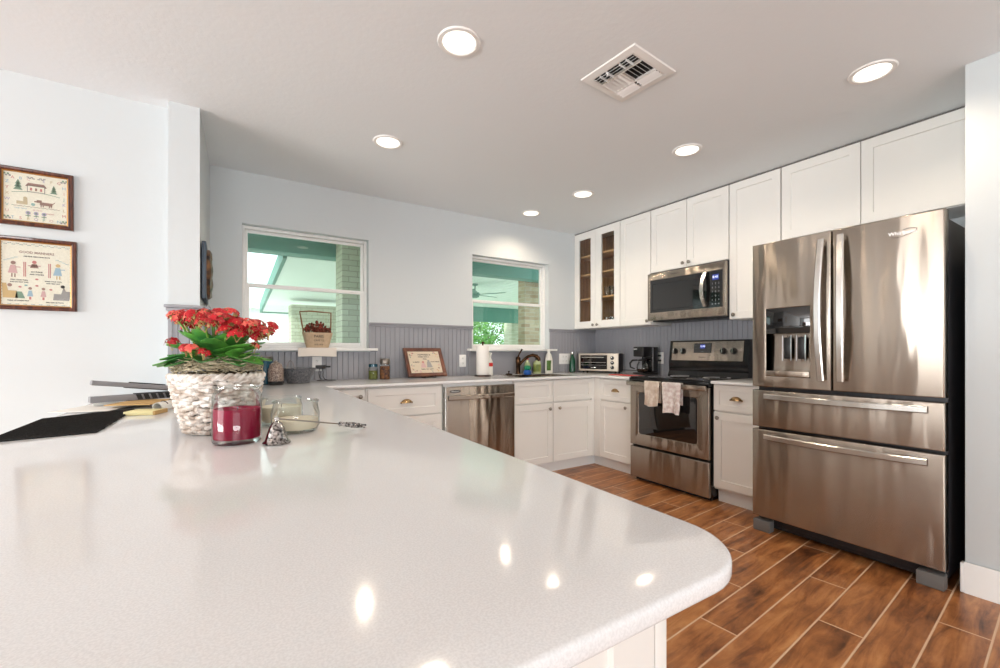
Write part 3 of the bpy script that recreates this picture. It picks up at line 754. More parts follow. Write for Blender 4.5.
for k in range(5): mb.text('- -', 0.012, 0.278+0.008*k if k < 2 else 0.395+0.012*(k-2), -0.0078, 0.155-0.03*(k % 2), 0.0003, SM)
mb.text('------', 0.014, 0.347, -0.0078, 0.096, 0.0003, SM)
mb.build('clock_display', [M['blackglass'], M['display'], M['digits'], M['mark']], t, smooth=0)
mb = MB(); mb.text('Whirlpool', 0.016, 0.345, -0.0046, 0.045, 0.0004, SM); mb.build('logo', M['darkmark'], t, smooth=0)

# tea towels over the oven handle (handle bar y -0.052..-0.034, z 0.826..0.862)
def towel(name, label, lx0, lx1, zf, mats, seed, flare):
    rnd = random.Random(seed); ph = [rnd.uniform(0, 6) for _ in range(4)]
    zt, zbk = 0.896, 0.72
    L1 = zt-zf; L2 = 0.055; L3 = zt-zbk; T = L1+L2+L3
    def fn(u, v):
        s = v*T; fx = lx0+(lx1-lx0)*u
        if s < L1:
            h = L1-s; k = h/L1
            y = -0.057-0.010*k+0.010*k*math.sin(9*u+ph[0])+0.006*k*math.sin(17*u+ph[1]); z = zt-h+0.006*k*math.sin(5*u+ph[2])
            x = fx+(u-0.5)*flare*k+0.004*math.sin(7*h/L1+ph[3])*k
            y = min(y, -0.0555)
        elif s < L1+L2:
            a = PI*(s-L1)/L2; y = -0.043-0.0135*math.cos(a)-0.001; z = zt+0.004*math.sin(a)*1.2; x = fx
        else:
            h = s-L1-L2; k = h/L3; y = -0.0295+0.004*k; z = zt-h; x = fx+(u-0.5)*flare*0.4*k
        return (x, y, z)
    mb = MB(); mb.surf(fn, 26, 44, 0.0025)
    return tag(mb.build(name, mats, loc=(3.11, 2.706, 0), rz=RIGHT, smooth=60), label, 'towel', 'tea towels on the oven handle')
towel('tea_towel', 'shorter ivory tea towel folded over the left part of the oven handle', 0.205, 0.357, 0.692, M['towel'], 3, -0.01)
towel('tea_towel', 'longer pale patterned tea towel over the middle of the oven handle', 0.385, 0.562, 0.650, M['towel2'], 11, -0.02)

# ------------------------------------------------------------------ microwave
t = thing('microwave', 'stainless steel microwave under the two-door wall cabinet', 'microwave', (3.42, 2.763, 1.45), RIGHT)
MW = 0.768; MH = 0.45
mb = MB(); mb.box(0.003, MW-0.003, 0.03, DEP+0.04, 0.0, MH, 0.002); mb.build('microwave_body', M['steel_dark'], t)
mb = MB(); mb.box(0.02, MW-0.02, 0.05, 0.34, -0.016, 0.0, 0.003)
for i in range(12): mb.box(0.06+i*0.055, 0.1+i*0.055, 0.06, 0.12, -0.019, -0.016)
mb.build('vent_tray', M['blackplastic'], t)
FH = (0.03, 0.742, 0.068, 0.372)
mb = MB(); mb.slab(rect(0, MW, -0.006, MH-0.012), -0.032, 0.0, 0.005, [hole(*FH)], mp=lambda p: (p[0], -p[2], p[1])); mf = mb.build('front_frame', M['steel'], t, smooth=50)
mb = MB(); mb.box(FH[0]-.001, 0.612, 0.003, 0.03, FH[2]-.001, FH[3]+.001); mb.mi = 1
mb.rect_rings(0.055, 0.575, 0.09, 0.335, [(0, .003), (0.0, .0022), (.004, .0022)], cap=False, back=False)
mb.build('door_glass', [M['blackglass'], M['blackplastic']], mf)
mb = MB(); mb.box(0.6125, FH[1]+.001, 0.002, 0.03, FH[2]-.001, FH[3]+.001)
mb.mi = 1; mb.box(0.655, 0.71, 0.0005, 0.003, 0.295, 0.34)
mb.mi = 2; mb.text('8:41', 0.03, 0.683, 0.0, 0.318, 0.0004)
mb.mi = 3
for r in range(6):
    for c, s in enumerate(('123', '456', '789', '-0-', '+|+', '===')[r]): mb.text(s, 0.022, 0.655+c*0.028, 0.0012, 0.265-r*0.034, 0.0005)
mb.build('keypad', [M['blackglass'], M['display'], M['digits'], M['mark']], mf, smooth=0)
n = 14; rs = []
for i in range(n+1):
    u = i/n; yy = -0.018-0.035*math.sin(PI*u); z = 0.078+0.29*u; x = 0.598-0.012*math.sin(PI*u)
    rs.append([(x-.017, yy+.006, z), (x-.017, yy-.002, z), (x-.010, yy-.007, z), (x+.012, yy-.007, z), (x+.018, yy-.001, z), (x+.018, yy+.006, z)])
mb = MB(); mb.rings(rs, cap0=True, cap1=True)
for z in (0.083, 0.343): mb.box(0.587, 0.607, -0.02, 0.004, z, z+0.02, 0.002)
mb.build('handle', M['handle'], mf, smooth=30)
mb = MB(); mb.text('Whirlpool', 0.018, 0.29, -0.0004, 0.405, 0.0004); mb.build('logo', M['darkmark'], mf, smooth=0)

# ------------------------------------------------------------------ dishwasher
t = thing('dishwasher', 'stainless steel dishwasher under the worktop left of the sink', 'dishwasher', (1.487, 3.168, 0))
mb = MB(); mb.box(0.004, 0.676, 0.045, 0.63, 0.09, 0.889, 0.002); mb.build('dishwasher_body', M['trim'], t)
mb = MB(); mb.box(0.02, 0.66, 0.09, 0.12, 0.0, 0.09); mb.build('toe_panel', M['blackplastic'], t)
mb = MB(); mb.slab(rect(0.012, 0.672, 0.1, 0.866), -0.042, 0.0, 0.006, mp=lambda p: (p[0], -p[2], p[1])); dd = mb.build('door', M['steel'], t, smooth=50)
bow_h(dd, 0.779, 0.024, 0.652, 0.0, 'steel', 0.0185, -0.022, 0.024)
mb = MB(); mb.solid([(.05, 0), (.05, .0015)], 24, (0.09, 0.0006, 0.829), Matrix.Rotation(PI/2, 4, 'X') @ Matrix.Diagonal((1, .28, 1, 1)))
mb.mi = 1; mb.text('Whirlpool', 0.016, 0.09, -0.0012, 0.829, 0.0003); mb.build('badge', [M['darkmark'], M['silvermark']], dd, smooth=0)
MB().box(0.003, 0.012, 0.0, 0.04, 0.1, 0.866, 0.001).build('side_strip', M['handle'], t)

# ------------------------------------------------------------------ sink and what stands round it
t = thing('sink', 'steel undermount sink sunk in the worktop below the right window', 'sink', ((SINK[0]+SINK[1])/2, (SINK[2]+SINK[3])/2, 0.72))
mb = MB(); a, b = (SINK[1]-SINK[0])/2-.001, (SINK[3]-SINK[2])/2-.001
rs = []
for d, z in ((0, .1925), (.002, .1925), (0.004, .02), (.03, .0), (.2, 0)):
    d = min(d, b-.01); rs.append([(x, y, z) for x, y in rrect(-a+d, a-d, -b+d, b-d, max(.004, min(.05, .006+d*.2)), 4)])
mb.rings(rs, cap1=True); mb.build('basin', M['steel'], t)
MB().solid([(.04, 0), (.04, .003), (.02, .001)], 20, (0, 0, 0.0)).build('drain', M['chrome'], t)

t = thing('faucet', 'bronze single-lever kitchen faucet behind the sink', 'faucet', (2.595, 3.745, CT))
MB().solid([(.032, 0), (.032, .008), (.024, .014), (.023, .11), (.026, .12), (.026, .165), (.02, .18), (.008, .186)], 20).build('faucet_body', M['bronze'], t)
MB().tube([(0.012, -0.008, 0.10), (0.045, -0.03, 0.145), (0.085, -0.055, 0.185), (0.125, -0.08, 0.200), (0.160, -0.1, 0.190), (0.182, -0.113, 0.165), (0.187, -0.116, 0.14)], [.014, .0145, .015, .017, .02, .021, .018], 14).build('spout', M['bronze'], t)
MB().tube([(0, 0, 0.183), (0.012, 0.0, 0.21), (0.035, -0.004, 0.245), (0.045, -0.006, 0.262)], [.009, .008, .008, .010], 10).build('lever', M['bronze'], t)

t = thing('drain_stopper', 'dark metal drain stopper lying left of the faucet', 'stopper', (2.455, 3.71, CT))
MB().solid([(.036, 0), (.036, .008), (.028, .013), (.012, .016)], 20).build('disc', M['bronze'], t)
MB().solid([(.007, .014), (.006, .026), (.012, .032), (.012, .036), (.004, .040)], 14).build('knob', M['bronze'], t)

t = thing('scrub_bottle', 'small blue bottle with a green scrubber on top, right of the faucet', 'bottle', (2.652, 3.66, CT))
MB().solid([(.038, 0), (.042, .006), (.042, .03), (.03, .045), (.02, .05)], 20).build('bottle', M['bluepl'], t)
mb = MB(); rnd = random.Random(2)
mb.surf(lambda u, v: ((.034+.005*math.sin(9*u*2*PI+5*v))*math.cos(2*PI*u)*math.sin(PI*(.1+.8*v)), (.034+.005*math.sin(7*u*2*PI))*math.sin(2*PI*u)*math.sin(PI*(.1+.8*v)), .068-.026*math.cos(PI*v)), 24, 12, 0, True)
mb.build('scrubber', M['greenpl'], t)
t = thing('spray_bottle', 'clear detergent bottle standing behind the green scrubber', 'bottle', (2.735, 3.775, CT))
MB().solid([(.03, 0), (.034, .005), (.034, .09), (.024, .12), (.011, .135), (.011, .15)], 18).build('bottle', M['soapclear'], t)
MB().solid([(.013, .15), (.013, .17), (.006, .175), (.006, .188)], 14).build('cap', M['redpl'], t)
t = thing('soap_dispenser', 'green hand soap bottle with a black pump below the right window', 'soap dispenser', (2.868, 3.78, CT))
mb = MB(); mb.solid([(.040, 0), (.044, .006), (.044, .11), (.036, .128), (.016, .138), (.016, .148)], 22); mb.build('bottle', M['soapclear'], t)
MB().lathe([(.0446, .02), (.0450, .021), (.0450, .098), (.0446, .099)], 22).build('soap_label', M['soap'], t)
mb = MB(); mb.solid([(.018, .148), (.018, .165), (.008, .168), (.006, .198)], 14); mb.tube([(0, 0, .2), (-.015, -.015, .203), (-.035, -.03, .198), (-.037, -.032, .190)], [.011, .009, .006, .005], 8); mb.build('pump', M['blackplastic'], t)
t = thing('cleaner_bottle', 'tall white cleaner bottle with a green label below the right window', 'bottle', (3.035, 3.785, CT))
mtx = Matrix.Diagonal((1, 0.6, 1, 1))
MB().solid([(.046, 0), (.05, .008), (.05, .09), (.047, .15), (.034, .20), (.017, .225), (.015, .235)], 24, (0, 0, 0), mtx).build('bottle', M['whitepl'], t)
MB().solid([(.018, .234), (.018, .252), (.013, .26)], 16).build('cap', M['whitepl'], t)
mb = MB(); mb.surf(lambda u, v: (-.012+.0515*math.sin((u-.5)*1.5)*1.0, -.0515*.6*math.cos((u-.5)*1.5)-.0006, .03+.11*v), 10, 4); mb.build('bottle_label', M['greenlab'], t, fix=False)

t = thing('towel_holder', 'round dark paper towel stand left of the sink', 'paper towel holder', (2.10, 3.63, CT))
MB().solid([(.082, 0), (.082, .008), (.074, .013), (.02, .014)], 32).build('stand_base', M['bronze'], t)
MB().solid([(.009, .013), (.008, .31), (.013, .315), (.012, .328), (.004, .334)], 14).build('rod', M['bronze'], t)
mb = MB(); mb.lathe([(.02, .0), (.058, .0), (.0605, .004), (.0605, .277), (.058, .28), (.02, .28), (.02, .0)], 36)
tag(mb.build('paper_towel_roll', mat('paper_towel', (240, 236, 230), .95, bump=.4, bscale=90), loc=(2.10, 3.63, CT+.0145)), 'white roll of paper towels on the stand left of the sink', 'paper towels')
t = thing('spray_cleaner', 'white spray bottle with a red-marked label half hidden by the paper towels', 'bottle', (2.232, 3.735, CT))
MB().solid([(.036, 0), (.04, .006), (.04, .13), (.026, .165), (.014, .185), (.014, .198)], 20).build('bottle', M['whitepl'], t)
mb = MB(); mb.box(-.014, .014, -.035, .02, .198, .228, .006); mb.box(-.008, .008, -.05, -.033, .212, .226, .003); mb.tube([(0, -.028, .205), (0, -.042, .18)], .004, 6); mb.build('trigger', M['whitepl'], t)
MB().lathe([(.0402, .09), (.0406, .091), (.0406, .125), (.0402, .126)], 20).build('bottle_label', M['redpl'], t)

# framed verse on an easel, leaning to the wall
t = thing('framed_sampler', 'wood framed verse sampler leaning on the backsplash between the windows', 'framed embroidery', (1.368, 3.655, 0.934))
lean = Matrix.Rotation(-0.53, 4, 'X')
PW_, PH_ = 0.372, 0.292
def frame_mesh(w, h, fw, d, mats, parent, name='frame', mtx=None):
    mb = MB()
    mb.rect_rings(0, w, 0, h, [(0, d), (0, .003), (.004, 0), (fw*.45, .002), (fw*.6, .0005), (fw*.8, .004)], cap=False, back=True)
    mb.mi = 1; mb.rect_rings(0, w, 0, h, [(fw*.8, .004), (fw, .007), (fw, .012)], cap=False, back=False)
    o = mb.build(name, mats, parent, smooth=30)
    if mtx: o.data.transform(mtx)
    return o
frame_mesh(PW_, PH_, .034, .02, [M['frame2'], M['frame2']], t, mtx=lean)
mb = MB(); mb.box(.03, PW_-.03, .010, .014, .03, PH_-.03)
def stitch(mb, mi, txt, size, x, z, y=0.0096): mb.mi = mi; mb.text(txt, size, x, y, z, 0.0004, bold=0.0003)
cols = ['linen2', 'black', 'green', 'pink', 'blue', 'brown', 'red', 'tan', 'teal', 'violet', 'gold', 'grey']
def cm(first): return [M[first]]+[THREAD[c] for c in cols[1:]]
CI = {c: i for i, c in enumerate(cols)}
def dab(mb, c, x, z, w, h, y=0.0096): mb.mi = CI[c]; mb.box(x-w/2, x+w/2, y-.0006, y+.0006, z-h/2, z+h/2)
def disc(mb, c, x, z, r, y=0.0096, sz=1.0):
    mb.mi = CI[c]; mb.prism([(x+r*math.cos(2*PI*i/10), z+r*sz*math.sin(2*PI*i/10)) for i in range(10)], y-.0006, y+.0006)
def poly(mb, c, pts, y=0.0096): mb.mi = CI[c]; mb.prism(pts, y-.0006, y+.0006)
stitch(mb, 1, 'HAPPINESS IS', .021, .19, .222); stitch(mb, 1, 'HOME AND A', .017, .18, .200); stitch(mb, 1, 'FULL', .017, .19, .178)
stitch(mb, 1, 'A HEART', .016, .10, .146); stitch(mb, 1, 'THAT SINGS', .016, .285, .148); stitch(mb, 1, 'EVERY DAY OF IT', .015, .195, .072)
poly(mb, 'pink', [(.135, .09), (.19, .09), (.178, .135), (.15, .135)]); disc(mb, 'red', .165, .146, .011); poly(mb, 'grey', [(.195, .09), (.25, .09), (.235, .15), (.205, .15)]); disc(mb, 'grey', .22, .158, .011)
rnd = random.Random(5)
for cx, cz in ((.06, .225), (.085, .245), (.06, .20), (.31, .23), (.29, .245), (.315, .2), (.06, .075), (.08, .055), (.06, .11), (.31, .08), (.29, .06), (.315, .11), (.13, .05), (.24, .05)):
    for k in range(4): disc(mb, rnd.choice(['red', 'green', 'gold', 'pink', 'brown']), cx+rnd.uniform(-.012, .012), cz+rnd.uniform(-.012, .012), rnd.uniform(.003, .007))
o = mb.build('embroidery', cm('linen2'), t, smooth=0); o.data.transform(lean)
t = thing('plate_stand', 'small dark wire easel under the framed verse', 'stand', (1.554, 3.645, CT))
mb = MB()
for x in (-.05, .05):
    mb.tube([(x, -.03, .022), (x, -.03, .0045), (x, .06, .0045), (x*.5, .12, .0045), (x*.5, .135, .12)], .003, 8)
mb.tube([(-.05, .0, .0075), (.05, .0, .0075)], .003, 8); mb.tube([(-.05, .045, .0075), (.05, .045, .0075)], .003, 8)
mb.tube([(-.025, .135, .12), (.025, .135, .12)], .003, 8)
mb.build('wire_frame', M['black'], t)

# spice jars
t = thing('spice_jar', 'small jar of green herbs left of the framed verse', 'jar', (1.068, 3.70, CT))
MB().solid([(.032, .003), (.036, .008), (.036, .075)], 20).build('herbs', M['spicegreen'], t)
MB().lathe([(.0, .0), (.036, .0), (.0395, .006), (.0395, .092), (.034, .103), (.034, .116)], 22).build('glass_jar', M['jar'], t)
MB().solid([(.037, .108), (.037, .13), (.033, .133)], 20).build('lid', M['bluejar'], t)
t = thing('spice_jar', 'taller jar of brown spice with a metal lid left of the framed verse', 'jar', (1.158, 3.665, CT))
MB().solid([(.035, .003), (.04, .008), (.04, .112)], 20).build('spice', M['spicebrown'], t)
MB().lathe([(.0, .0), (.04, .0), (.044, .006), (.044, .118), (.034, .13), (.034, .14)], 22).build('glass_jar', M['jar'], t)
MB().solid([(.037, .132), (.042, .138), (.042, .168), (.036, .177), (.02, .18)], 20).build('lid', M['nickel'], t)

# canister group in the left corner
t = thing('mason_jar', 'teal blue glass canister in the left back corner', 'jar', (0.258, 3.60, CT))
MB().solid([(.045, 0), (.052, .006), (.053, .03), (.053, .15), (.046, .17), (.043, .178)], 24).build('glass_jar', M['bluejar'], t)
MB().solid([(.047, .174), (.049, .178), (.049, .198), (.046, .201)], 24).build('lid', M['zinc'], t)
t = thing('lidded_jar', 'patterned brown and silver jar with a dark foot in the left back corner', 'jar', (0.312, 3.475, CT))
MB().solid([(.050, 0), (.051, .004), (.051, .028)], 26).build('jar_foot', M['blackgloss'], t)
MB().solid([(.0505, .0282), (.0515, .06), (.0505, .112), (.042, .128)], 26).build('jar_body', M['brownjar'], t)
MB().solid([(.042, .128), (.043, .132), (.038, .148), (.02, .158), (.012, .163), (.012, .17), (.004, .174)], 26).build('lid', M['brownjar'], t)
t = thing('enamel_bowl', 'black speckled enamel bowl on the back worktop by the left window', 'bowl', (0.475, 3.60, CT))
MB().lathe([(0, .006), (.072, .0), (.078, .002), (.122, .105), (.128, .109), (.128, .112), (.121, .112), (.075, .01), (0, .008)], 36).build('bowl', M['speckle'], t)
MB().tube([(.125*math.cos(a), .125*math.sin(a), .112+.06*math.sin((i)*PI/10)**.8) for i, a in [(k, PI*(1.25+.15*k/10)) for k in range(11)]], .0022, 6).build('handle', M['nickel'], t)

# ------------------------------------------------------------------ outlets, plugs and cords
def outlet(name, label, loc, rz, gang=1):
    t = thing(name, label, 'outlet', loc, rz)
    w = 0.037*gang+(.008 if gang > 1 else 0)
    mb = MB(); mb.box(-w, w, -.006, 0, -.06, .06, .003); mb.build('cover_plate', M['trim'], t)
    for g in range(gang):
        cx = 0 if gang == 1 else (-.023 if g == 0 else .023)
        for z in (-.025, .025):
            mb = MB(); mb.slab(rrect(cx-.016, cx+.016, z-.014, z+.014, .008, 3), -.0005+.006, .0085, .001, mp=lambda p: (p[0], -p[2], p[1]))
            mb.mi = 1
            for dx in (-.006, .006): mb.box(cx+dx-.0012, cx+dx+.0012, -.0088, -.008, z-.001, z+.007)
            mb.box(cx-.002, cx+.002, -.0088, -.008, z-.009, z-.005)
            mb.build('socket', [M['trim'], M['black']], t)
    return t
YO = YB-0.011
outlet('wall_outlet', 'white wall outlet below the left window with a black charger plugged in', (0.648, YO, 1.05), 0)
outlet('wall_outlet', 'white wall outlet between the framed verse and the paper towels', (1.996, YO, 1.06), 0)
outlet('wall_outlet', 'double white wall outlet right of the sink window', (3.315, YO, 1.068), 0, 2)
outlet('wall_outlet', 'white wall outlet behind the coffee maker with two plugs', (XR-0.011, 2.902, 1.085), RIGHT)
t = thing('charger', 'black phone charger plugged in below the left window', 'charger', (0.665, YO-.0085, 1.025))
mb = MB(); mb.box(-.03, .045, -.032, 0, -.014, .014, .005); mb.box(.045, .085, -.024, -.008, -.006, .009, .003); mb.build('adapter', M['blackplastic'], t)
mb = MB()
mb.tube([(.02, -.02, -.01), (.025, -.03, -.04), (.02, -.05, -.075), (.03, -.06, -.098), (.055, -.075, -.1078), (.09, -.09, -.1078), (.11, -.08, -.1075), (.085, -.065, -.1075), (.03, -.06, -.107), (-.03, -.075, -.1072)], .003, 6)
mb.tube([(.0, -.02, -.01), (-.01, -.035, -.05), (-.005, -.05, -.085), (.01, -.07, -.10)], .0025, 6); mb.build('cable', M['cord'], t)
for z, lab in ((.025, 'upper'), (-.025, 'lower')):
    t = thing('plug', lab+' black plug in the outlet behind the coffee maker', 'plug', (XR-0.0195, 2.902, 1.085+z), RIGHT)
    mb = MB(); mb.box(-.013, .013, -.028, 0, -.01, .01, .004); mb.tube([(-.005, -.024, 0), (-.03, -.04, -.004), (-.05, -.045, -.03 if z < 0 else -.05)], .0035, 6)
    mb.build('plug_body', M['blackplastic'], t)

# ------------------------------------------------------------------ right worktop: bottle, toaster oven, coffee maker
t = thing('water_bottle', 'dark green bottle with a silver cap beside the toaster oven', 'bottle', (3.385, 3.79, CT))
MB().solid([(.03, 0), (.034, .005), (.034, .12), (.028, .155), (.015, .185), (.014, .205)], 22).build('bottle', M['greenbottle'], t)
MB().solid([(.016, .205), (.017, .208), (.017, .232), (.012, .238)], 18).build('cap', M['handle'], t)

# diagonal across the corner
t = thing('toaster_oven', 'silver countertop toaster oven in the right back corner', 'toaster oven', (3.455, 3.765, CT), math.radians(-66))
TW, TH, TD = 0.47, 0.215, 0.2
mb = MB(); mb.box(0.004, TW-.004, .018, TD, .018, TH, .006); mb.build('oven_body', M['steel_dark'], t)
for x in (.03, TW-.06):
    for y in (.03, TD-.05): MB().solid([(.012, 0), (.014, .018)], 12, (x+.015, y+.01, 0)).build('foot', M['blackplastic'], t)
mb = MB(); mb.slab(rect(0, TW, .018, TH+.002), -.02, 0, .004, [hole(.022, .34, .04, .195)], mp=lambda p: (p[0], -p[2], p[1])); mb.build('front_frame', M['satin'], t, smooth=50)
mb = MB(); mb.box(.022, .34, .006, .014, .04, .195); od2 = mb.build('door', M['blackglass'], t)
mb = MB(); mb.tube([(.05, -.024, .172), (.312, -.024, .172)], .006, 10)
for x in (.055, .307): mb.box(x-.006, x+.006, -.024, .008, .166, .178, .002)
mb.build('handle', M['handle'], od2)
mb = MB()
for i in range(14): mb.tube([(.035+.022*i, .002, .115), (.035+.022*i, .006, .115)], .001, 4)
mb.tube([(.03, .003, .115), (.332, .003, .115)], .0022, 6); mb.tube([(.03, .003, .085), (.332, .003, .085)], .0015, 6); mb.box(.15, .21, .003, .006, .052, .062, .001); mb.build('rack', M['chrome'], od2)
for z in (.06, .112, .165):
    mb = MB(); mb.solid([(.02, 0), (.02, .006), (.016, .010), (.014, .022)], 20, (.402, 0, z), Matrix.Rotation(PI/2, 4, 'X')); mb.mi = 1; mb.box(.4, .404, -.0235, -.021, z, z+.014)
    mb.build('dial', [M['blackplastic'], M['handle']], t)
mb = MB(); mb.tube([(3.66, 3.30, .952), (3.73, 3.22, .948), (3.755, 3.15, .944), (3.76, 3.08, .944), (3.765, 3.0, .96), (3.775, 2.94, 1.02)], .004, 6)
tag(mb.build('power_cord', M['cord']), 'black power cord trailing behind the worktop to the coffee maker', 'cord')

t = thing('coffee_maker', 'black coffee maker with a glass carafe beside the oven', 'coffee maker', (3.53, 2.955, CT), RIGHT)
mb = MB(); mb.box(-.066, .066, -.02, .215, .0065, .028, .008); mb.build('base', M['blackplastic'], t)
mb = MB(); mb.box(-.066, .066, .115, .215, .028, .285, .010); mb.build('water_tank', M['blackgloss'], t)
mb = MB(); mb.box(-.066, .066, -.015, .125, .185, .287, .012); mb.build('brew_head', M['blackplastic'], t)
mb = MB(); mb.text('BUNN', .015, -.035, -.0156, .262, .0006, bold=.0006); mb.build('logo', M['silvermark'], t, smooth=0)
MB().box(.064, .0675, .118, .135, .04, .28, .001).build('chrome_strip', M['chrome'], t)
mb = MB(); mb.lathe([(0, .03), (.045, .03), (.056, .045), (.058, .075), (.05, .11), (.038, .13), (.04, .142)], 26, (0, .048, 0)); cf_ = mb.build('carafe', M['jar'], t)
MB().solid([(.042, .142), (.044, .145), (.044, .156), (.02, .162)], 24, (0, .048, 0)).build('carafe_lid', M['blackplastic'], cf_)
MB().solid([(.042, .032), (.053, .046), (.055, .062)], 24, (0, .048, 0)).build('coffee', mat('brewed_coffee', (40, 22, 12), .1), cf_)
MB().tube([(-.03, .01, .15), (-.06, -.03, .148), (-.078, -.045, .12), (-.075, -.042, .08), (-.05, -.008, .062)], [.008, .010, .010, .009, .007], 10).build('carafe_handle', M['blackplastic'], cf_)
mb = MB(); mb.slab(rrect(3.30, 3.44, 2.80, 3.16, .02, 4), CT+.0005, CT+.006, .002)
tag(mb.build('trivet', M['redpl'], smooth=50), 'flat red silicone mat under the front of the coffee maker', 'trivet')

# ------------------------------------------------------------------ window sill of the left window
t = thing('sill_basket', 'tan printed basket of dried flowers on the left window sill', 'basket', (0.652, 3.845, 1.182))
mb = MB(); n = 32
def sq(r, z, e=0.72):
    return [(r*1.12*(abs(math.cos(a))**e)*math.copysign(1, math.cos(a)), r*.62*(abs(math.sin(a))**e)*math.copysign(1, math.sin(a)), z) for a in [2*PI*i/n for i in range(n)]]
mb.rings([sq(.07, 0), sq(.076, .002), sq(.104, .118), sq(.106, .124), sq(.099, .124), sq(.085, .03)], cap0=True, cap1=True)
mb.mi = 1
for r_, (tx, sz) in enumerate((('PARIS', .03), ('CAFE 12', .021), ('RUE 24 B', .016))): mb.text(tx, sz, 0, -.0555-.004*(2-r_), .092-.033*r_, .0006)
mb.build('basket_body', [M['burlap'], THREAD['black']], t)
MB().tube([(-.105, 0, .11), (-.122, 0, .22), (-.134, 0, .292), (-.06, 0, .300), (.03, 0, .296), (.105, 0, .292), (.104, 0, .2), (.1, 0, .11)], .006, 8).build('handle', M['twig'], t)
mb = MB(); rnd = random.Random(9)
for k in range(90):
    x, y = rnd.uniform(-.085, .085), rnd.uniform(-.04, .04); h = rnd.uniform(.13, .2-abs(x)*.4)+(.02 if rnd.random() < .15 else 0)
    mb.tube([(x, y, .1), (x+rnd.uniform(-.02, .02), y+rnd.uniform(-.02, .02), h)], .0012, 4)
    p = (x+rnd.uniform(-.02, .02), y+rnd.uniform(-.02, .02), h); s = rnd.uniform(.008, .015)
    mb.solid([(s*.6, -s), (s, 0), (s*.6, s)], 6, p, Matrix.Rotation(rnd.uniform(0, 3), 4, 'X'))
fl = mb.build('dried_flowers', M['dried'], t, smooth=0); fl['kind'] = 'stuff'
mb = MB()
def cl(u, v):
    x = .498+.292*u; s = v*.155
    if s < .085: return (x, 3.87-s, 1.1818)
    k = s-.085; return (x, 3.7875-.002*math.sin(9*u), 1.1815-k+.003*math.sin(4*u))
mb.surf(cl, 16, 24, .0012); tag(mb.build('sill_cloth', M['cloth'], smooth=40), 'white cloth hanging over the sill under the dried flower basket', 'cloth')

# carved relief hanging on the left kitchen wall, seen almost edge on
t = thing('wall_relief', 'dark framed relief hanging on the side wall by the left window', 'wall art', (XL+.001, 3.2, 1.455))
mb = MB(); mb.box(.0, .022, -.19, .22, 0, .33, .004); mb.build('backing', M['artframe'], t)
mb = MB()
mb.surf(lambda u, v: (.022+.022*math.sin(PI*v)**.5*(1+.25*math.sin(7*u*PI)*math.sin(5*v*PI)), .015+.19*math.cos(2*PI*u)*math.sin(PI*v*.5)*1.0, .165+.15*math.sin(2*PI*u)*math.sin(PI*v*.5)), 32, 14, 0, True)
mb.build('relief', M['artbronze'], t)
MB().tube([(.012, .05, .0), (.02, .12, -.06), (.02, .18, -.12)], .0025, 6).build('wire', M['black'], t)

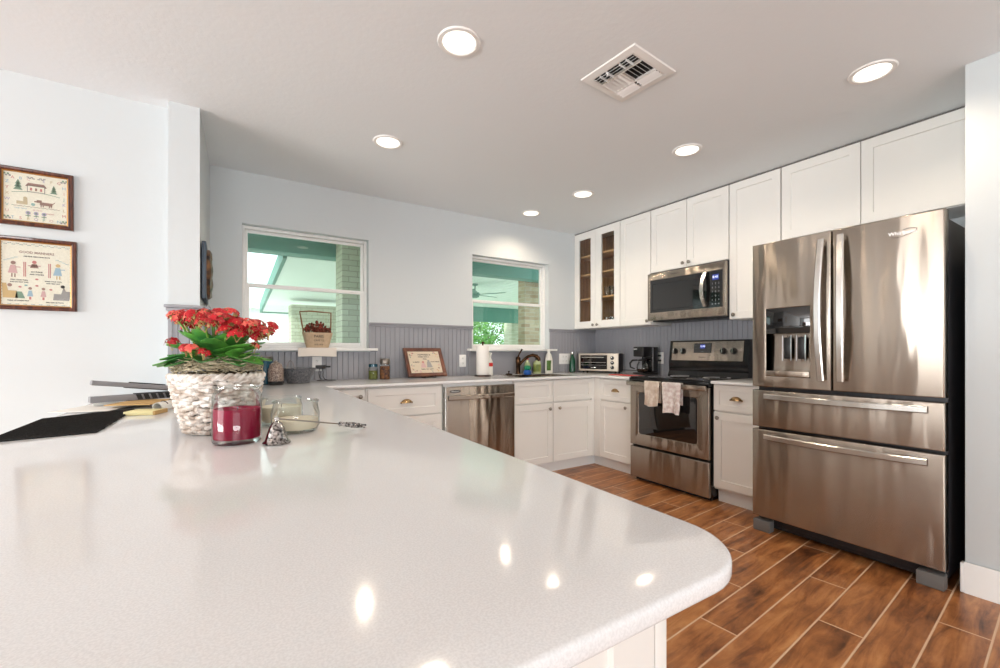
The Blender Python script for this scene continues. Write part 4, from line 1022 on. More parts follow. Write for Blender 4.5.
# ------------------------------------------------------------------ framed samplers on the dining wall
def sampler(label, x0, z0, w, h, first, draw):
    t = thing('framed_sampler', label, 'framed embroidery', (x0, 3.09-.021, z0))
    frame_mesh(w, h, .024, .02, [M['frame'], M['gold']], t)
    K = 1.35; mb = MB(); draw(mb, w*K, h*K)
    for v in mb.bm.verts: v.co.x /= K; v.co.z /= K
    mb.mi = 0; mb.box(.02, w-.02, .010, .014, .02, h-.02)
    mb.build('embroidery', cm(first), t, smooth=0)
    MB().rect_rings(.022, w-.022, .022, h-.022, [(0, .0085), (0, .0075)], back=False).build('glass', M['clear'], t, smooth=0)
def draw_alpha(mb, w, h):
    letters = 'ABCDEFGHIJKLMNOPQRSTUVWXYZ'; cs = ['red', 'blue', 'pink', 'teal', 'violet', 'tan']
    pos = []
    for i in range(7): pos.append((w*.20+w*.60*i/6, h*.82))
    for i in range(6): pos.append((w*.87, h*.74-h*.50*i/5))
    for i in range(7): pos.append((w*.80-w*.60*i/6, h*.13))
    for i in range(6): pos.append((w*.13, h*.24+h*.50*i/5))
    for i, (x, z) in enumerate(pos):
        if i == 3: continue
        mb.mi = CI[cs[i % 6]]; mb.text(letters[i], .026, x, .0096, z, .0004)
    for sx, sz in ((.12, .86), (.88, .86), (.12, .13), (.88, .13)):
        for k in range(5): disc(mb, 'green' if k % 2 else 'grey', w*sx+(k-2)*.008, h*sz+(.005 if k % 2 else -.005), .006)
    for s in (-1, 1):
        for k in range(4): dab(mb, 'grey', w*.5+s*(.012+.009*k), h*.84+(.007 if k % 2 else 0), .012, .006)
    # cottage, firs, hill
    dab(mb, 'grey', w*.5, h*.66, .085, .045); dab(mb, 'linen2', w*.5, h*.66, .078, .037, .0093); poly(mb, 'brown', [(w*.5-.052, h*.70), (w*.5+.052, h*.70), (w*.5+.038, h*.76), (w*.5-.038, h*.76)])
    for dx in (-.024, 0, .024): dab(mb, 'red' if dx else 'brown', w*.5+dx, h*.655, .010, .018, .0089)
    for dx, s in ((-.085, 1.1), (.085, .9)):
        for k in range(3): poly(mb, 'green', [(w*.5+dx-.02*s+.004*k, h*.62+.017*k*s), (w*.5+dx+.02*s-.004*k, h*.62+.017*k*s), (w*.5+dx, h*.62+.03*s+.017*k*s)])
    for k in range(24): dab(mb, 'green', w*.2+w*.6*k/23, h*.57+.014*math.sin(PI*k/23), .009, .003)
    # dog, cat, pot
    dab(mb, 'brown', w*.63, h*.42, .06, .02); dab(mb, 'brown', w*.54, h*.455, .024, .018); dab(mb, 'brown', w*.50, h*.445, .018, .008)
    for dx in (-.024, -.014, .016, .025): dab(mb, 'brown', w*.63+dx, h*.385, .005, .018)
    poly(mb, 'brown', [(w*.63+.028, h*.43), (w*.63+.042, h*.47), (w*.63+.044, h*.465), (w*.63+.031, h*.42)])
    dab(mb, 'tan', w*.36, h*.42, .02, .036); disc(mb, 'tan', w*.36, h*.485, .010); dab(mb, 'tan', w*.29, h*.40, .03, .02); disc(mb, 'teal', w*.46, h*.39, .010)
    for k in range(24): dab(mb, 'brown' if k % 3 else 'green', w*.2+w*.6*k/23, h*.345-.002*(k % 2), .009, .0025)
    mb.mi = CI['blue']; mb.text('ONE TWO', .012, w*.30, .0096, h*.30, .0004); mb.mi = CI['pink']; mb.text('BE KIND', .012, w*.52, .0096, h*.29, .0004); mb.mi = CI['red']; mb.text('ALWAYS', .011, w*.68, .0096, h*.25, .0004)
    for dx in (-.038, 0, .038):
        disc(mb, 'violet', w*.5+dx, h*.235, .012); disc(mb, 'green', w*.5+dx, h*.235, .005, .0088); dab(mb, 'green', w*.5+dx, h*.20, .003, .03)
        dab(mb, 'green', w*.5+dx, h*.185, .024, .005)
sampler('framed alphabet sampler with a cottage and dog, above the verse sampler on the wall', -0.924, 1.772, 0.271, 0.283, 'linen', draw_alpha)
def draw_verse(mb, w, h):
    for k in range(38):
        x = w*.07+w*.86*k/37
        for z in (h*.90, h*.07): dab(mb, 'grey' if k % 2 else 'teal', x, z+(.004 if k % 4 < 2 else -.003), .007, .004)
    for k in range(40):
        z = h*.09+h*.80*k/39
        for x in (w*.075, w*.925): dab(mb, 'grey', x+(.004 if k % 2 else -.003), z, .005, .005)
    mb.mi = CI['brown']; mb.text('GOOD MANNERS', .021, w*.5, .0096, h*.795, .0005, bold=.0004)
    mb.mi = CI['black']; mb.text('ARE FOR GIRLS AND BOYS', .0105, w*.5, .0096, h*.74, .0004, bold=.0003)
    for s in (-1, 1):
        for k in range(8): dab(mb, 'teal' if k % 2 else 'blue', w*.5+s*(w*.24+.008*k), h*.72-.004*k+(.003 if k % 2 else 0), .009, .003)
    for x, c, d in ((.22, 'pink', 'brown'), (.76, 'blue', 'gold')):
        poly(mb, c, [(w*x-.024, h*.50), (w*x+.02, h*.50), (w*x+.010, h*.61), (w*x-.012, h*.61)]); disc(mb, d, w*x, h*.64, .012); dab(mb, c, w*x+.022, h*.585, .024, .006); dab(mb, d, w*x-.006, h*.47, .006, .024); dab(mb, d, w*x+.008, h*.47, .006, .024)
    poly(mb, 'brown', [(w*.47-.02, h*.585), (w*.47+.02, h*.585), (w*.47+.012, h*.64), (w*.47-.012, h*.64)]); disc(mb, 'red', w*.47, h*.665, .011); dab(mb, 'pink', w*.47, h*.615, .06, .006)
    for x in (.345, .365, .645, .665): dab(mb, 'red', w*x, h*.56, .004, h*.20)
    mb.mi = CI['black']
    for tx, sz, x, z in (('SAY PLEASE', .0105, .50, .53), ('AND THANKS', .0105, .50, .495), ('WAIT YOUR TURN', .0095, .29, .41), ('AND DO NOT RUN', .0095, .29, .38), ('SHARE YOUR TOYS', .0095, .70, .41), ('AND HELP OUT', .0095, .70, .38), ('THINK OF OTHERS FIRST', .009, .28, .125), ('SMILE AND BE POLITE', .009, .72, .115)):
        mb.text(tx, sz, w*x, .0096, h*z, .0004, bold=.0003)
    poly(mb, 'gold', [(w*.10, h*.16), (w*.28, h*.16), (w*.26, h*.26), (w*.16, h*.26), (w*.14, h*.36), (w*.09, h*.36)]); poly(mb, 'green', [(w*.24, h*.16), (w*.36, h*.16), (w*.32, h*.25), (w*.26, h*.25)]); disc(mb, 'brown', w*.18, h*.335, .011)
    poly(mb, 'grey', [(w*.70, h*.15), (w*.90, h*.15), (w*.92, h*.28), (w*.86, h*.28), (w*.83, h*.34), (w*.80, h*.24), (w*.71, h*.24)]); disc(mb, 'black', w*.82, h*.345, .011)
    for x, c in ((.42, 'blue'), (.58, 'pink')): poly(mb, c, [(w*x-.014, h*.19), (w*x+.014, h*.19), (w*x+.007, h*.27), (w*x-.007, h*.27)]); disc(mb, 'brown', w*x, h*.30, .009); dab(mb, 'red', w*x, h*.165, .010, .018)
    for x, z in ((.30, .315), (.67, .295), (.5, .43), (.37, .34), (.5, .34)): disc(mb, 'red' if x != .37 else 'teal', w*x, h*z, .008, sz=.7)
sampler('framed verse sampler with small figures, below the alphabet sampler on the wall', -0.932, 1.357, 0.292, 0.358, 'linen', draw_verse)

# ------------------------------------------------------------------ on the peninsula
# black woven placemat
mb = MB(); mb.slab([(-0.522, 1.66), (-0.311, 1.703), (-0.305, 2.29), (-0.528, 2.12)], CT+.0005, CT+.0045, .0012)
rnd = random.Random(4)
for k in range(60):
    a = k/59; y0, y1 = 1.668+.446*a, 1.709+.574*a
    mb.tube([(-.521-.006*a, y0, CT+.0046), (-.416, (y0+y1)/2, CT+.0052), (-.310+.004*a+rnd.uniform(-.004, .004), y1, CT+.0046)], .0030, 5)
tag(mb.build('placemat', M['mat'], smooth=60), 'black woven placemat on the left edge of the peninsula', 'placemat')

def sheet(name, label, cat, pts, z, th, m, g=None):
    mb = MB(); mb.slab(pts, z, z+th, min(.001, th*.4)); return tag(mb.build(name, m, smooth=50), label, cat, g)
def rotrect(cx, cy, w, h, a):
    c, s = math.cos(a), math.sin(a); return [(cx+x*c-y*s, cy+x*s+y*c) for x, y in ((-w/2, -h/2), (w/2, -h/2), (w/2, h/2), (-w/2, h/2))]
sheet('paper_sheet', 'white sheet of paper underneath the tan folder by the placemat', 'paper', rotrect(-0.425, 2.42, 0.19, 0.30, -.30), CT+.0055, .0025, M['paper'])
sheet('magazine', 'white magazine lying on the paper sheet under the grey tool', 'magazine', rotrect(-0.385, 2.62, 0.20, 0.27, .15), CT+.0085, .010, M['paper'])
sheet('folder', 'tan card folder lying beside the pale yellow notepad', 'folder', rotrect(-0.292, 2.40, 0.16, 0.22, -.35), CT+.0190, .004, M['tan'])
t = thing('notepad', 'small pale yellow notepad under the front edge of the tan folder', 'notepad', (-0.250, 2.125, CT), -.35)
MB().box(-.05, .05, -.045, .045, .0006, .0145, .001).build('pages', M['yellow'], t); MB().box(.045, .0515, -.046, .046, .0005, .0150, .001).build('binding', M['tan'], t)
t = thing('paper_roll', 'rolled white paper with black print beside the wicker basket', 'paper', (-0.190, 2.23, CT))
mb = MB(); d0 = Vector((.09, .16, 0)).normalized()
nn = 22; s0, s1 = Vector((-.03, -.07, .0195)), Vector((.05, .12, .0195)); side = d0.cross(Vector((0, 0, 1)))
def roll(u, v):
    a = u*2*PI*1.6; r = .0185-.004*u; p = s0+(s1-s0)*v; return p+side*(r*math.cos(a))+Vector((0, 0, r*math.sin(a)))
mb.surf(roll, 40, 4, .0006); mb.build('sheet', M['paper'], t)
mb = MB()
for v in (.2, .45, .7):
    p = s0+(s1-s0)*v; mb.tube([p+side*(.0193*math.cos(a))+Vector((0, 0, .0193*math.sin(a))) for a in [PI*.15+PI*.5*k/6 for k in range(7)]], .0022, 5)
mb.build('print', M['black'], t)

t = thing('long_stapler', 'grey long-armed hinged tool lying open on the papers beside the wall', 'tool', (-0.470, 2.44, CT+.0235), math.radians(20))
AL = 0.36
mb = MB(); mb.slab([(0, -.022), (AL*.42, -.02), (AL, -.012), (AL, .012), (AL*.42, .02), (0, .022)], 0.0, .026, .003); ar = mb.build('lower_arm', M['toolgray'], t)
mb = MB()
for k in range(6):
    x = AL*.43+k*.026; mb.prism([(x, .003), (x+.018, .003), (x+.010, .0262), (x-.008, .0262)], -.0225, -.0195)
mb.build('grip_stripes', M['blackplastic'], ar)
mb = MB(); mb.box(AL*.40, AL*.95, -.014, .014, .0255, .030, .002); mb.build('blade', M['black'], ar)
up = Matrix.Translation((AL, 0, .02)) @ Matrix.Rotation(.14, 4, 'Y')
mb = MB(); mb.slab([(-AL, -.02), (-AL*.4, -.018), (0, -.011), (0, .011), (-AL*.4, .018), (-AL, .02)], 0.004, .024, .003); o = mb.build('upper_arm', M['toolgray'], t); o.data.transform(up)
mb = MB(); mb.box(-AL*.66, -AL*.3, -.012, .012, .0235, .0285, .002); mb.box(-AL*.7, -AL*.05, -.013, .013, .001, .0045, .001); o = mb.build('grip_insert', M['blackplastic'], t); o.data.transform(up)
mb = MB(); mb.tube([(AL-.004, -.016, .024), (AL-.004, .016, .024)], .008, 12); mb.build('hinge_pin', M['chrome'], t)

# wicker basket
BX, BY = -0.014, 1.545
t = thing('wicker_basket', 'whitewashed wicker basket holding the red flowering plant', 'basket', (BX, BY, CT))
mb = MB(); rows = 15; Hb = .164
def Rb(z): u = z/Hb; return .074+.040*u**.85
for k in range(rows):
    z = .0135+(Hb-.0175)*k/(rows-1); n = 96; hf = random.Random(k)
    ph = hf.uniform(0, 1)
    mb.tube([((Rb(z)+.0055*math.sin(15*a+PI*(k % 2)+ph*.4))*math.cos(a), (Rb(z)+.0055*math.sin(15*a+PI*(k % 2)+ph*.4))*math.sin(a), z+.003*math.sin(7*a+ph*6)) for a in [2*PI*i/n for i in range(n)]],
            [.0068+.0018*math.sin(30*2*PI*i/n+ph*9) for i in range(n)], 7, closed=True)
mb.build('woven_wall', M['wicker'], t)
mb = MB()
for s in (0, PI):
    mb.tube([((.114+.005*math.cos(18*a+s))*math.cos(a), (.114+.005*math.cos(18*a+s))*math.sin(a), Hb+.002+.005*math.sin(18*a+s)) for a in [2*PI*i/160 for i in range(160)]], .0062, 7, closed=True)
mb.build('braided_rim', M['wicker'], t)
MB().solid([(.07, .001), (.075, .004), (.075, .008)], 36).build('basket_bottom', M['wicker'], t)
mb = MB(); mb.solid([(.09, .14), (.101, .15), (.099, .160), (.08, .176), (.0, .186)], 36, (0, 0, 0)); mb.build('soil', M['soil'], t)
# moss
mb = MB(); rnd = random.Random(12)
for k in range(760):
    a = rnd.uniform(0, 2*PI); r = .11*math.sqrt(rnd.uniform(.25, 1)); x, y = r*math.cos(a), r*math.sin(a); z = .176+.026*(1-(r/.11)**2)+rnd.uniform(0, .028)
    ps = []
    d = rnd.uniform(0, 2*PI); cz = rnd.uniform(-.15, .25)
    for i in range(5):
        ps.append((x, y, max(z, .164))); x += .011*math.cos(d); y += .011*math.sin(d); z += .011*cz; d += rnd.uniform(-1.0, 1.0); cz += rnd.uniform(-.35, .25)
        q = math.hypot(x, y)
        if q > .117: x, y = x*.117/q, y*.117/q
    mb.tube(ps, .0011, 4, cap=False)
o = tag(mb.build('spanish_moss', M['moss'], loc=(BX, BY, CT), smooth=60), 'pale dried moss filling the top of the wicker basket', 'moss'); o['kind'] = 'stuff'

# kalanchoe
t = thing('kalanchoe_plant', 'red flowering kalanchoe with fleshy green leaves in the wicker basket', 'flowering plant', (BX, BY, CT+.197))
rnd = random.Random(21)
def leaf(parent, base, az, el, L, Wd, curl):
    mb = MB(); d = Vector((math.cos(az)*math.cos(el), math.sin(az)*math.cos(el), math.sin(el))); side = Vector((-math.sin(az), math.cos(az), 0)); up = side.cross(d)*-1
    if up.z < 0: up = -up
    b = Vector(base)
    def fn(u, v):
        w = Wd*math.sin(PI*min(.999, v**.8*.92+.05))**.55*(1+.06*math.sin(20*v)); s = (u-.5)*2
        return b+d*(L*v)-Vector((0, 0, 1))*(curl*L*v*v)+side*(s*w)+up*(.32*w*s*s+.004*math.sin(6*v))
    mb.surf(fn, 8, 12, .0022); mb.build('leaf', M['leaf'], parent, smooth=70)
for k in range(30):
    az = 2*PI*k/30*1.0+rnd.uniform(-.2, .2); ring = k % 3
    el = (.30, .62, 1.0)[ring]+rnd.uniform(-.12, .12); L = (.110, .115, .110)[ring]*rnd.uniform(.85, 1.12)
    rr = (.035, .03, .03)[ring]
    leaf(t, (rr*math.cos(az), rr*math.sin(az), .005+.012*ring), az, el, L, rnd.uniform(.027, .037), (.28, .22, .25)[ring])
leaf(t, (-.055, -.04, .01), PI*1.0, .16, .095, .026, .25); leaf(t, (-.045, -.05, .012), PI*.95, .36, .095, .030, .3)
for k in range(12):
    az = rnd.uniform(0, 2*PI); r = rnd.uniform(.02, .075); leaf(t, (r*math.cos(az), r*math.sin(az), .01), az, rnd.uniform(.4, 1.0), rnd.uniform(.06, .09), rnd.uniform(.02, .027), .3)
def floret(mb, c, n, r, mi):
    n = Vector(n).normalized(); a = n.orthogonal().normalized(); b = n.cross(a); c = Vector(c); ph = random.uniform(0, PI)
    mb.mi = mi
    for k in range(4):
        t0 = ph+k*PI/2; d = a*math.cos(t0)+b*math.sin(t0); s = n.cross(d)
        p = [c, c+d*r*.45+s*r*.42+n*r*.18, c+d*r*1.0+s*r*.22+n*r*.10, c+d*r*1.08+n*r*.05, c+d*r*1.0-s*r*.22+n*r*.10, c+d*r*.45-s*r*.42+n*r*.18]
        mb._mark([mb.bm.faces.new([mb.bm.verts.new(q) for q in p])])
    mb.mi = 2; mb.solid([(r*.2, -r*.9), (r*.24, -r*.3), (r*.12, r*.1)], 5, c, n.to_track_quat('Z', 'Y').to_matrix().to_4x4())
# heads: (x, y, z) above the moss; photo right is +x here, slightly +y is further off
heads = []
for k in range(36):
    u = k/35; x = -.090+.198*u; zt = .145-.045*max(0, (u-.45)/.55)**1.2-.015*max(0, (.25-u)/.25)
    heads.append((x+rnd.uniform(-.012, .012), -.3*x+rnd.uniform(-.07, .07), zt+rnd.uniform(-.028, .012), rnd.uniform(.75, 1.1)))
heads += [(-.058, -.10, .045, .5), (-.034, -.11, .036, .4), (-.072, -.09, .048, .35), (.128, -.05, .095, .6), (.09, -.055, .055, .3), (-.108, -.02, .065, .45), (.02, -.08, .095, .8), (.045, -.085, .088, .7), (-.03, -.085, .115, .7), (.135, -.035, .115, .6), (-.10, .02, .14, .8), (.075, -.06, .12, .8)]
for i, (x, y, z, s) in enumerate(heads):
    mb = MB(); nf = int(26*s)+3
    coral = 1 if rnd.random() < .12 else 0
    for k in range(nf):
        th = rnd.uniform(0, 2*PI); el = rnd.uniform(-.15, 1.4); d = Vector((math.cos(th)*math.cos(el), math.sin(th)*math.cos(el), math.sin(el)))
        R = .021*s+.006
        floret(mb, Vector((x, y, z))+Vector((d.x*R, d.y*R, d.z*R*.75)), d+Vector((0, -.25, .25)), rnd.uniform(.0075, .0100), coral if rnd.random() < .9 else 1-coral)
    mb.mi = 2
    for k in range(3):
        th = rnd.uniform(0, 2*PI); mb.solid([(.001, -.004), (.0035, 0), (.003, .006), (.001, .011)], 6, (x+.018*math.cos(th)*s, y+.018*math.sin(th)*s, z-.004), Matrix.Rotation(rnd.uniform(-.6, .6), 4, 'X'))
        mb.tube([(x, y, z-.022), (x+.016*math.cos(th)*s, y+.016*math.sin(th)*s, z-.006)], .0011, 4)
    mb.build('flower_cluster', [M['red'], M['coral'], M['bud']], t, smooth=25, fix=False)
    if i % 2 == 0 and z > .05:
        bx, by = x*.35, y*.35
        MB().tube([(bx, by, -.002), (bx+(x-bx)*.35, by+(y-by)*.35, z*.45), (x*.97, y*.97, z-.012)], [.0032, .0028, .0022], 7).build('stem', M['stem'], t)

# cranberry candle
t = thing('jar_candle', 'cranberry red candle in a clear glass jar in front of the basket', 'candle', (0.030, 1.335, CT))
JR = .057
MB().lathe([(0, 0.002), (JR*.9, .001), (JR, .006), (JR, .122), (JR*.93, .131), (JR*.88, .135), (JR*.90, .139), (JR*.97, .143), (JR*.97, .1475), (JR*.90, .1475), (JR*.88, .144)], 44).build('glass_jar', M['jar'], t)
mb = MB(); mb.solid([(JR*.93, .013), (JR*.94, .015), (JR*.94, .089), (JR*.90, .0895), (JR*.80, .083), (JR*.35, .081)], 44); mb.build('wax', M['wax'], t)
MB().tube([(0, 0, .08), (.001, 0, .092)], .0012, 6).build('wick', M['black'], t)
# cream candle jars
def cream_jar(name, label, loc, r, h, wz):
    t = thing(name, label, 'candle', loc, 0, 'cream candle jars')
    MB().lathe([(0, .002), (r*.80, .0), (r*.93, .006), (r, .02), (r*1.0, h*.6), (r*.93, h*.84), (r*.91, h*.9), (r*.97, h*.95), (r*.97, h), (r*.91, h), (r*.89, h*.97)], 40).build('glass_jar', M['jar'], t)
    MB().solid([(r*.85, .010), (r*.93, .02), (r*.94, wz), (r*.86, wz-.001), (r*.5, wz-.005)], 40).build('wax', M['cream'], t)
    MB().tube([(0, 0, wz-.006), (.001, 0, wz+.007)], .001, 6).build('wick', M['black'], t)
cream_jar('jar_candle', 'nearer clear jar of cream candle wax right of the red candle', (0.181, 1.425, CT), .066, .092, .038)
cream_jar('jar_candle', 'farther clear jar of cream candle wax, partly behind the red candle', (0.160, 1.604, CT), .065, .088, .058)
# snuffer
t = thing('candle_snuffer', 'silver candle snuffer with a bell head and a long handle by the cream candles', 'candle snuffer', (0.115, 1.258, CT))
MB().lathe([(.033, .0015), (.0335, .004), (.028, .009), (.024, .02), (.018, .04), (.012, .052), (.006, .058), (0, .0595), (0, .0575), (.005, .056), (.011, .05), (.022, .02), (.032, .0015), (.033, .0015)], 28).build('bell', M['silver'], t)
MB().solid([(.004, .058), (.006, .061), (.006, .066), (.003, .069)], 14).build('finial', M['chrome'], t)
pA, pB = Vector((0, 0, .0645)), Vector((.252, .098, .008)); dv = pB-pA
MB().tube([pA, pA+dv*.68], .0021, 8).build('rod', M['nickel'], t)
mb = MB(); mb.tube([pA+dv*.66, pA+dv*.68, pA+dv*.70, pA+dv*.74, pA+dv*.82, pA+dv*.92, pA+dv*.96, pA+dv*1.0], [.003, .0075, .0045, .0065, .0085, .0075, .005, .0065], 12); mb.build('handle', M['silver'], t)

# ------------------------------------------------------------------ ceiling lights and vent
def can(label, x, y, k=1.0):
    t = thing('ceiling_light', label, 'ceiling light', (x, y, HC), 0, 'recessed ceiling lights')
    MB().lathe([(.072, -.002), (.078, -.007), (.092, -.006), (.0965, -.0005), (.0965, 0.0), (.072, 0)], 40).build('trim_ring', M['trim'], t)
    mb = MB(); mb.solid([(.072, -.0035), (.071, -.0050)], 40); mb.build('diffuser', M['light'], t)
    MB().solid([(.026, -.0048), (.024, -.0065)], 24).build('bulb', M['bulb'], t)
    l = lamp('downlight', 'SPOT', (0, 0, -.035), LAMP_W*k, (1.0, .82, .63), spot_size=2.7, spot_blend=.7, shadow_soft_size=.02); l.parent = t
LAMP_W = 14.0
can('recessed ceiling light nearest the camera, left of the air vent', 0.88, 1.73)
can('recessed ceiling light in front of the left window', 0.907, 2.805)
can('recessed ceiling light midway between the air vent and the sink window', 2.639, 2.817)
can('recessed ceiling light closest to the back wall, above the sink window', 2.566, 3.48)
can('recessed ceiling light in front of the tall wall cabinet', 2.66, 1.821)
can('recessed ceiling light in front of the fridge', 2.684, 0.824)
for lab, x, y in (('dining room, near the sampler wall', -1.7, 2.35), ('dining room, near the garden door', -3.3, 1.9), ('dining room, towards the rear windows', -1.9, 0.3)):  # out-of-view lights added so the fridge steel catches warm streaks
    can('added unseen ceiling light of the '+lab, x, y, 0.5)

t = thing('air_vent', 'square white four-way air vent in the ceiling', 'air vent', (1.692, 1.488, HC), math.radians(4))
A = .164; Bq = .118
mb = MB()
rs = [[(-a, -a, z), (a, -a, z), (a, a, z), (-a, a, z)] for a, z in ((A, -.0005), (A-.004, -.006), (Bq+.012, -.011), (Bq, -.008), (Bq, -.001))]
mb.rings(rs); mb.build('vent_frame', M['trim'], t, smooth=20)
MB().box(-Bq, Bq, -Bq, Bq, -.0012, -.0004).build('duct_opening', M['blackplastic'], t, smooth=0)
def louver(along, c, l0, l1, tilt, wd=.020):
    mb = MB(); d = wd/2
    c_, s_ = math.cos(tilt)*d, math.sin(tilt)*d; zc = -.0115
    if along == 'y': r0 = [(c-c_, l0, zc-s_), (c+c_, l0, zc+s_), (c+c_, l0, zc+s_+.0012), (c-c_, l0, zc-s_+.0012)]; r1 = [(p[0], l1, p[2]) for p in r0]
    else: r0 = [(l0, c-c_, zc-s_), (l0, c+c_, zc+s_), (l0, c+c_, zc+s_+.0012), (l0, c-c_, zc-s_+.0012)]; r1 = [(l1, p[1], p[2]) for p in r0]
    mb.rings([r0, r1], cap0=True, cap1=True); mb.build('louver', M['trim'], t, smooth=0)
for i, x in enumerate((-.107, -.088, -.069)): louver('y', x, -Bq, Bq, .75, .018)
for y in (-.078, -.039, .039, .078): MB().box(-.116, -.058, y-.001, y+.001, -.016, -.003).build('divider', M['trim'], t, smooth=0)
for x in (.066, .087, .107):
    louver('y', x, -Bq, -.006, -.75, .016); louver('y', x, .006, Bq, -.75, .016)
for k in range(5):
    y = -.104+k*.022; louver('x', y, -.05, .052, .75, .019); y = .016+k*.022; louver('x', y, -.05, .052, -.75, .016)
for q in ((-.056, -.05, -Bq, Bq), (.052, .058, -Bq, Bq), (-.05, .052, -.006, .004)): MB().box(q[0], q[1], q[2], q[3], -.013, -.002).build('divider', M['trim'], t, smooth=0)
MB().tube([(-.112, .03, -.012), (-.114, .034, -.03)], .003, 6).build('damper_lever', M['trim'], t)

# ------------------------------------------------------------------ outside the windows
struct(MB().box(-30, 40, 4.36, 60, -.25, -.15).build('ground', M['grass'], smooth=0))
struct(MB().box(-3, 9, 4.05, 13, -.15, -.05).build('ground_patio', M['paving'], smooth=0))
mb = MB(); mb.box(2.6, 9, 4.36, 11.6, 2.5, 2.62)
for k in range(30): mb.box(2.62+k*.21, 2.63+k*.21, 5.35, 11.4, 2.494, 2.5)
struct(mb.build('roof_patio', M['paleboard'], smooth=0))
struct(MB().box(-1.2, 2.6, 4.36, 5.6, 2.5, 2.62).build('roof_walkway', M['paleboard'], smooth=0))
tag(MB().box(-2.5, 9, 5.1, 5.32, 2.2, 2.51, .01).build('patio_beam', M['tealwood']), 'dark teal beam crossing the patio just outside both windows', 'beam')
tag(MB().box(3.2, 9, 11.4, 11.6, 2.06, 2.52, .01).build('patio_beam', M['tealwood']), 'far teal beam along the outer edge of the patio', 'beam')
t = thing('eave', 'pale sloping eave with a teal edge seen through the left window', 'eave', (0.55, 5.33, 1.95))
ev = lambda x, y, o: (x, y, .25-.25*y/4.67+o)
mb = MB(); mb.rings([[ev(.04, 0, o), ev(2.5, 0, o), ev(2.5, 4.6, o), ev(.10, 4.6, o)] for o in (0, .06)], cap0=True, cap1=True); mb.build('soffit', M['paleboard'], t, smooth=0)
mb = MB()
mb.rings([[ev(0, 0, o), ev(.039, 0, o), ev(.099, 4.66, o), ev(.06, 4.66, o)] for o in (-.02, .17)], cap0=True, cap1=True)
mb.rings([[ev(.10, 4.61, o), ev(2.5, 4.61, o), ev(2.5, 4.66, o), ev(.10, 4.66, o)] for o in (-.02, .17)], cap0=True, cap1=True); mb.build('fascia', M['tealwood'], t)
def pier(name, label, x0, x1, y0, y1, z1, m):
    t = thing(name, label, 'brick pier', ((x0+x1)/2, (y0+y1)/2, -.05)); a, b = (x1-x0)/2, (y1-y0)/2
    MB().box(-a, a, -b, b, 0, z1+.05).build('brickwork', m, t, smooth=0)
    MB().box(-a-.02, a+.02, -b-.02, b+.02, 0, .08, .005).build('footing', M['paving'], t)
    return t
pier('brick_pier', 'wide pale brick pier at the right of the left window', 1.053, 1.95, 4.78, 5.08, 2.49, M['brick'])
pier('brick_pier', 'pale brick pier standing farther off in the left window', 0.95, 1.72, 8.0, 8.4, 1.94, M['brick'])
pier('brick_pier', 'tan brick pier filling the right side of the sink window', 4.02, 4.75, 5.62, 5.80, 2.49, M['brickr'])
pier('brick_pier', 'slim pale brick pier beside the trees in the sink window', 7.88, 8.42, 11.75, 12.2, 2.1, M['brick'])
t = thing('wall_lantern', 'black lantern on the tan brick pier in the sink window', 'lantern', (4.14, 5.62, 2.28))
MB().box(-.03, .03, -.02, 0, .08, .18, .004).build('bracket', M['black'], t)
mb = MB()
for sx in (-.045, .045):
    for sy in (-.115, -.025): mb.box(sx-.006, sx+.006, sy-.006, sy+.006, 0, .17)
mb.box(-.052, .052, -.122, -.018, -.012, 0, .003); mb.rings([[(-.06, -.13, .17), (.06, -.13, .17), (.06, -.01, .17), (-.06, -.01, .17)], [(-.015, -.085, .215), (.015, -.085, .215), (.015, -.055, .215), (-.015, -.055, .215)]], cap0=True, cap1=True)
mb.build('cage', M['black'], t); MB().box(-.038, .038, -.108, -.032, .001, .168).build('glass', M['clear'], t, smooth=0)
t = thing('ceiling_fan', 'dark patio ceiling fan seen through the sink window', 'ceiling fan', (4.22, 7.6, 2.5))
MB().solid([(.06, 0), (.06, -.03), (.012, -.04), (.012, -.16), (.08, -.17), (.1, -.21), (.08, -.26), (.04, -.28)], 24).build('motor', M['tealwood'], t)
for k in range(5):
    a = .25+k*2*PI/5; mtx = Matrix.Rotation(a, 4, 'Z') @ Matrix.Rotation(.2, 4, 'X')
    mb = MB(); mb.slab([(.1, -.02), (.2, -.05), (.6, -.065), (.65, -.03), (.65, .03), (.6, .065), (.2, .05), (.1, .02)], -.215, -.205, .002, mp=lambda p: mtx @ Vector(p)); mb.build('blade', M['tealwood'], t)
# white house with lap siding and a bright gap of sky above
t = thing('neighbor_house', 'white clapboard house seen at the left of the left window', 'house', (-0.6, 14.0, -.15))
mb = MB(); mb.box(-5, 3.6, .02, 5, 0, 2.5)
for k in range(20): mb.rings([[(-5, 0.0, k*.125), (3.6, 0.0, k*.125), (3.6, .02, k*.125+.125), (-5, .02, k*.125+.125)], [(-5, .03, k*.125), (3.6, .03, k*.125), (3.6, .03, k*.125+.125), (-5, .03, k*.125+.125)]], cap0=True, cap1=True)
mb.build('siding', M['siding'], t, smooth=0)
MB().prism([(-5.3, 2.5), (3.9, 2.5), (3.2, 3.0), (-4.6, 3.0)], -.3, 5.3).build('roof', M['siding'], t, smooth=0)
mb = MB()
for x in (.9, 1.35): mb.box(x, x+.05, -.03, .01, .2, 2.2)
mb.build('corner_trim', M['graypl'], t)
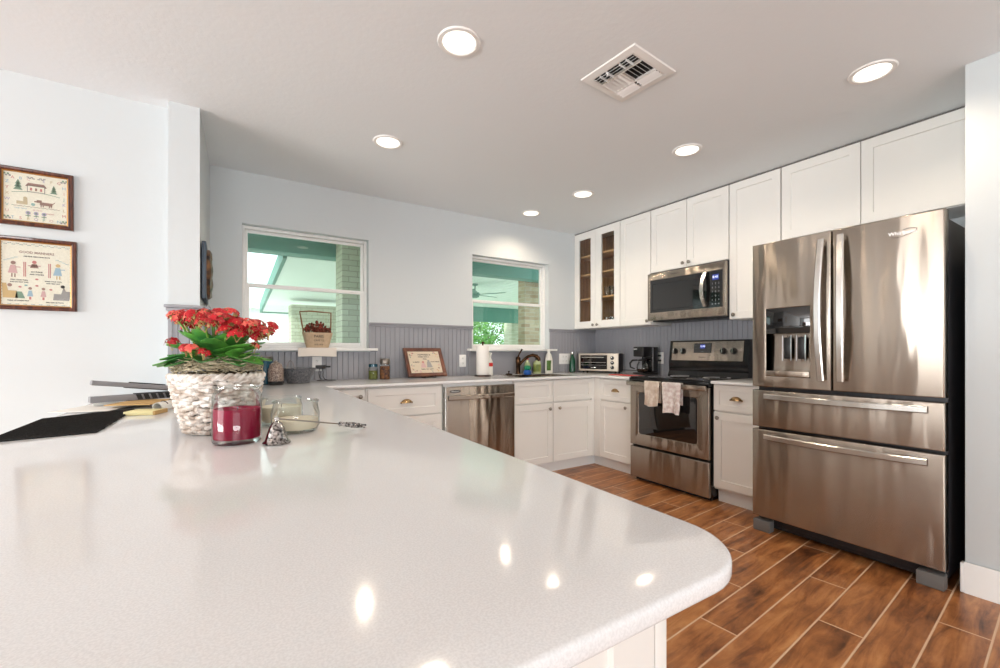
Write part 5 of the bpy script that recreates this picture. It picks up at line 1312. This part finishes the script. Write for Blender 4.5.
# trees beyond the patio
def tree(label, x, y, h, r, seed):
    t = thing('garden_tree', label, 'tree', (x, y, -.15), 0, 'trees beyond the patio'); rnd = random.Random(seed)
    mb = MB(); mb.tube([(0, 0, 0), (.05, 0, h*.3), (0, .05, h*.6)], [.12, .1, .07], 8)
    for k in range(5): a = rnd.uniform(0, 6.28); mb.tube([(0.03, 0, h*.35), (r*.6*math.cos(a), r*.6*math.sin(a), h*.65)], [.05, .02], 6)
    mb.build('trunk', M['bark'], t)
    mb = MB()
    for k in range(3400):
        a, el, q = rnd.uniform(0, 6.28), rnd.uniform(-1.2, 1.5), rnd.uniform(.55, 1.0)**.5
        c = Vector((r*q*math.cos(a)*math.cos(el), r*q*math.sin(a)*math.cos(el), h*.55+h*.42*q*math.sin(el))); s = rnd.uniform(.06, .13)
        u = Vector((rnd.uniform(-1, 1), rnd.uniform(-1, 1), rnd.uniform(-1, 1))).normalized(); v = u.orthogonal().normalized()
        mb.quad(c-u*s, c-v*s*.45, c+u*s, c+v*s*.45)
    mb.build('leaves', M['foliage'], t, smooth=0, fix=False)
tree('leafy tree behind the white car, at the left of the sink window', 10.2, 20.0, 3.6, 1.75, 3)
tree('leafy tree behind the white car, farther right in the sink window', 13.0, 22.2, 3.9, 1.75, 5)
tree('leafy tree beyond the car, hidden in part by the far pier', 15.2, 25.5, 4.4, 1.8, 8)
t = thing('parked_car', 'white car parked beyond the patio, its roof in the sink window', 'car', (10.9, 15.3, -.15), .15)
mb = MB(); prof = [(-2.2, .35), (2.2, .35), (2.25, .7), (2.1, .92), (1.1, 1.05), (.5, 1.5), (-1.0, 1.56), (-1.9, 1.1), (-2.25, 1.0)]
mb.prism(prof, -.85, .85); bmesh.ops.bevel(mb.bm, geom=mb.bm.edges[:], offset=.07, segments=3, affect='EDGES'); mb.build('car_body', M['carpaint'], t)
mb = MB(); mb.prism([(1.0, 1.08), (.46, 1.44), (-.95, 1.48), (-1.65, 1.12)], -.858, .858); mb.build('car_windows', M['blackglass'], t, smooth=0)
for x in (-1.4, 1.4):
    for y in (-.80, .80):
        MB().solid([(.33, -.1), (.33, .1), (.2, .11)], 24, (x, y, .33), Matrix.Rotation(PI/2 if y < 0 else -PI/2, 4, 'X')).build('wheel', M['tyre'], t)
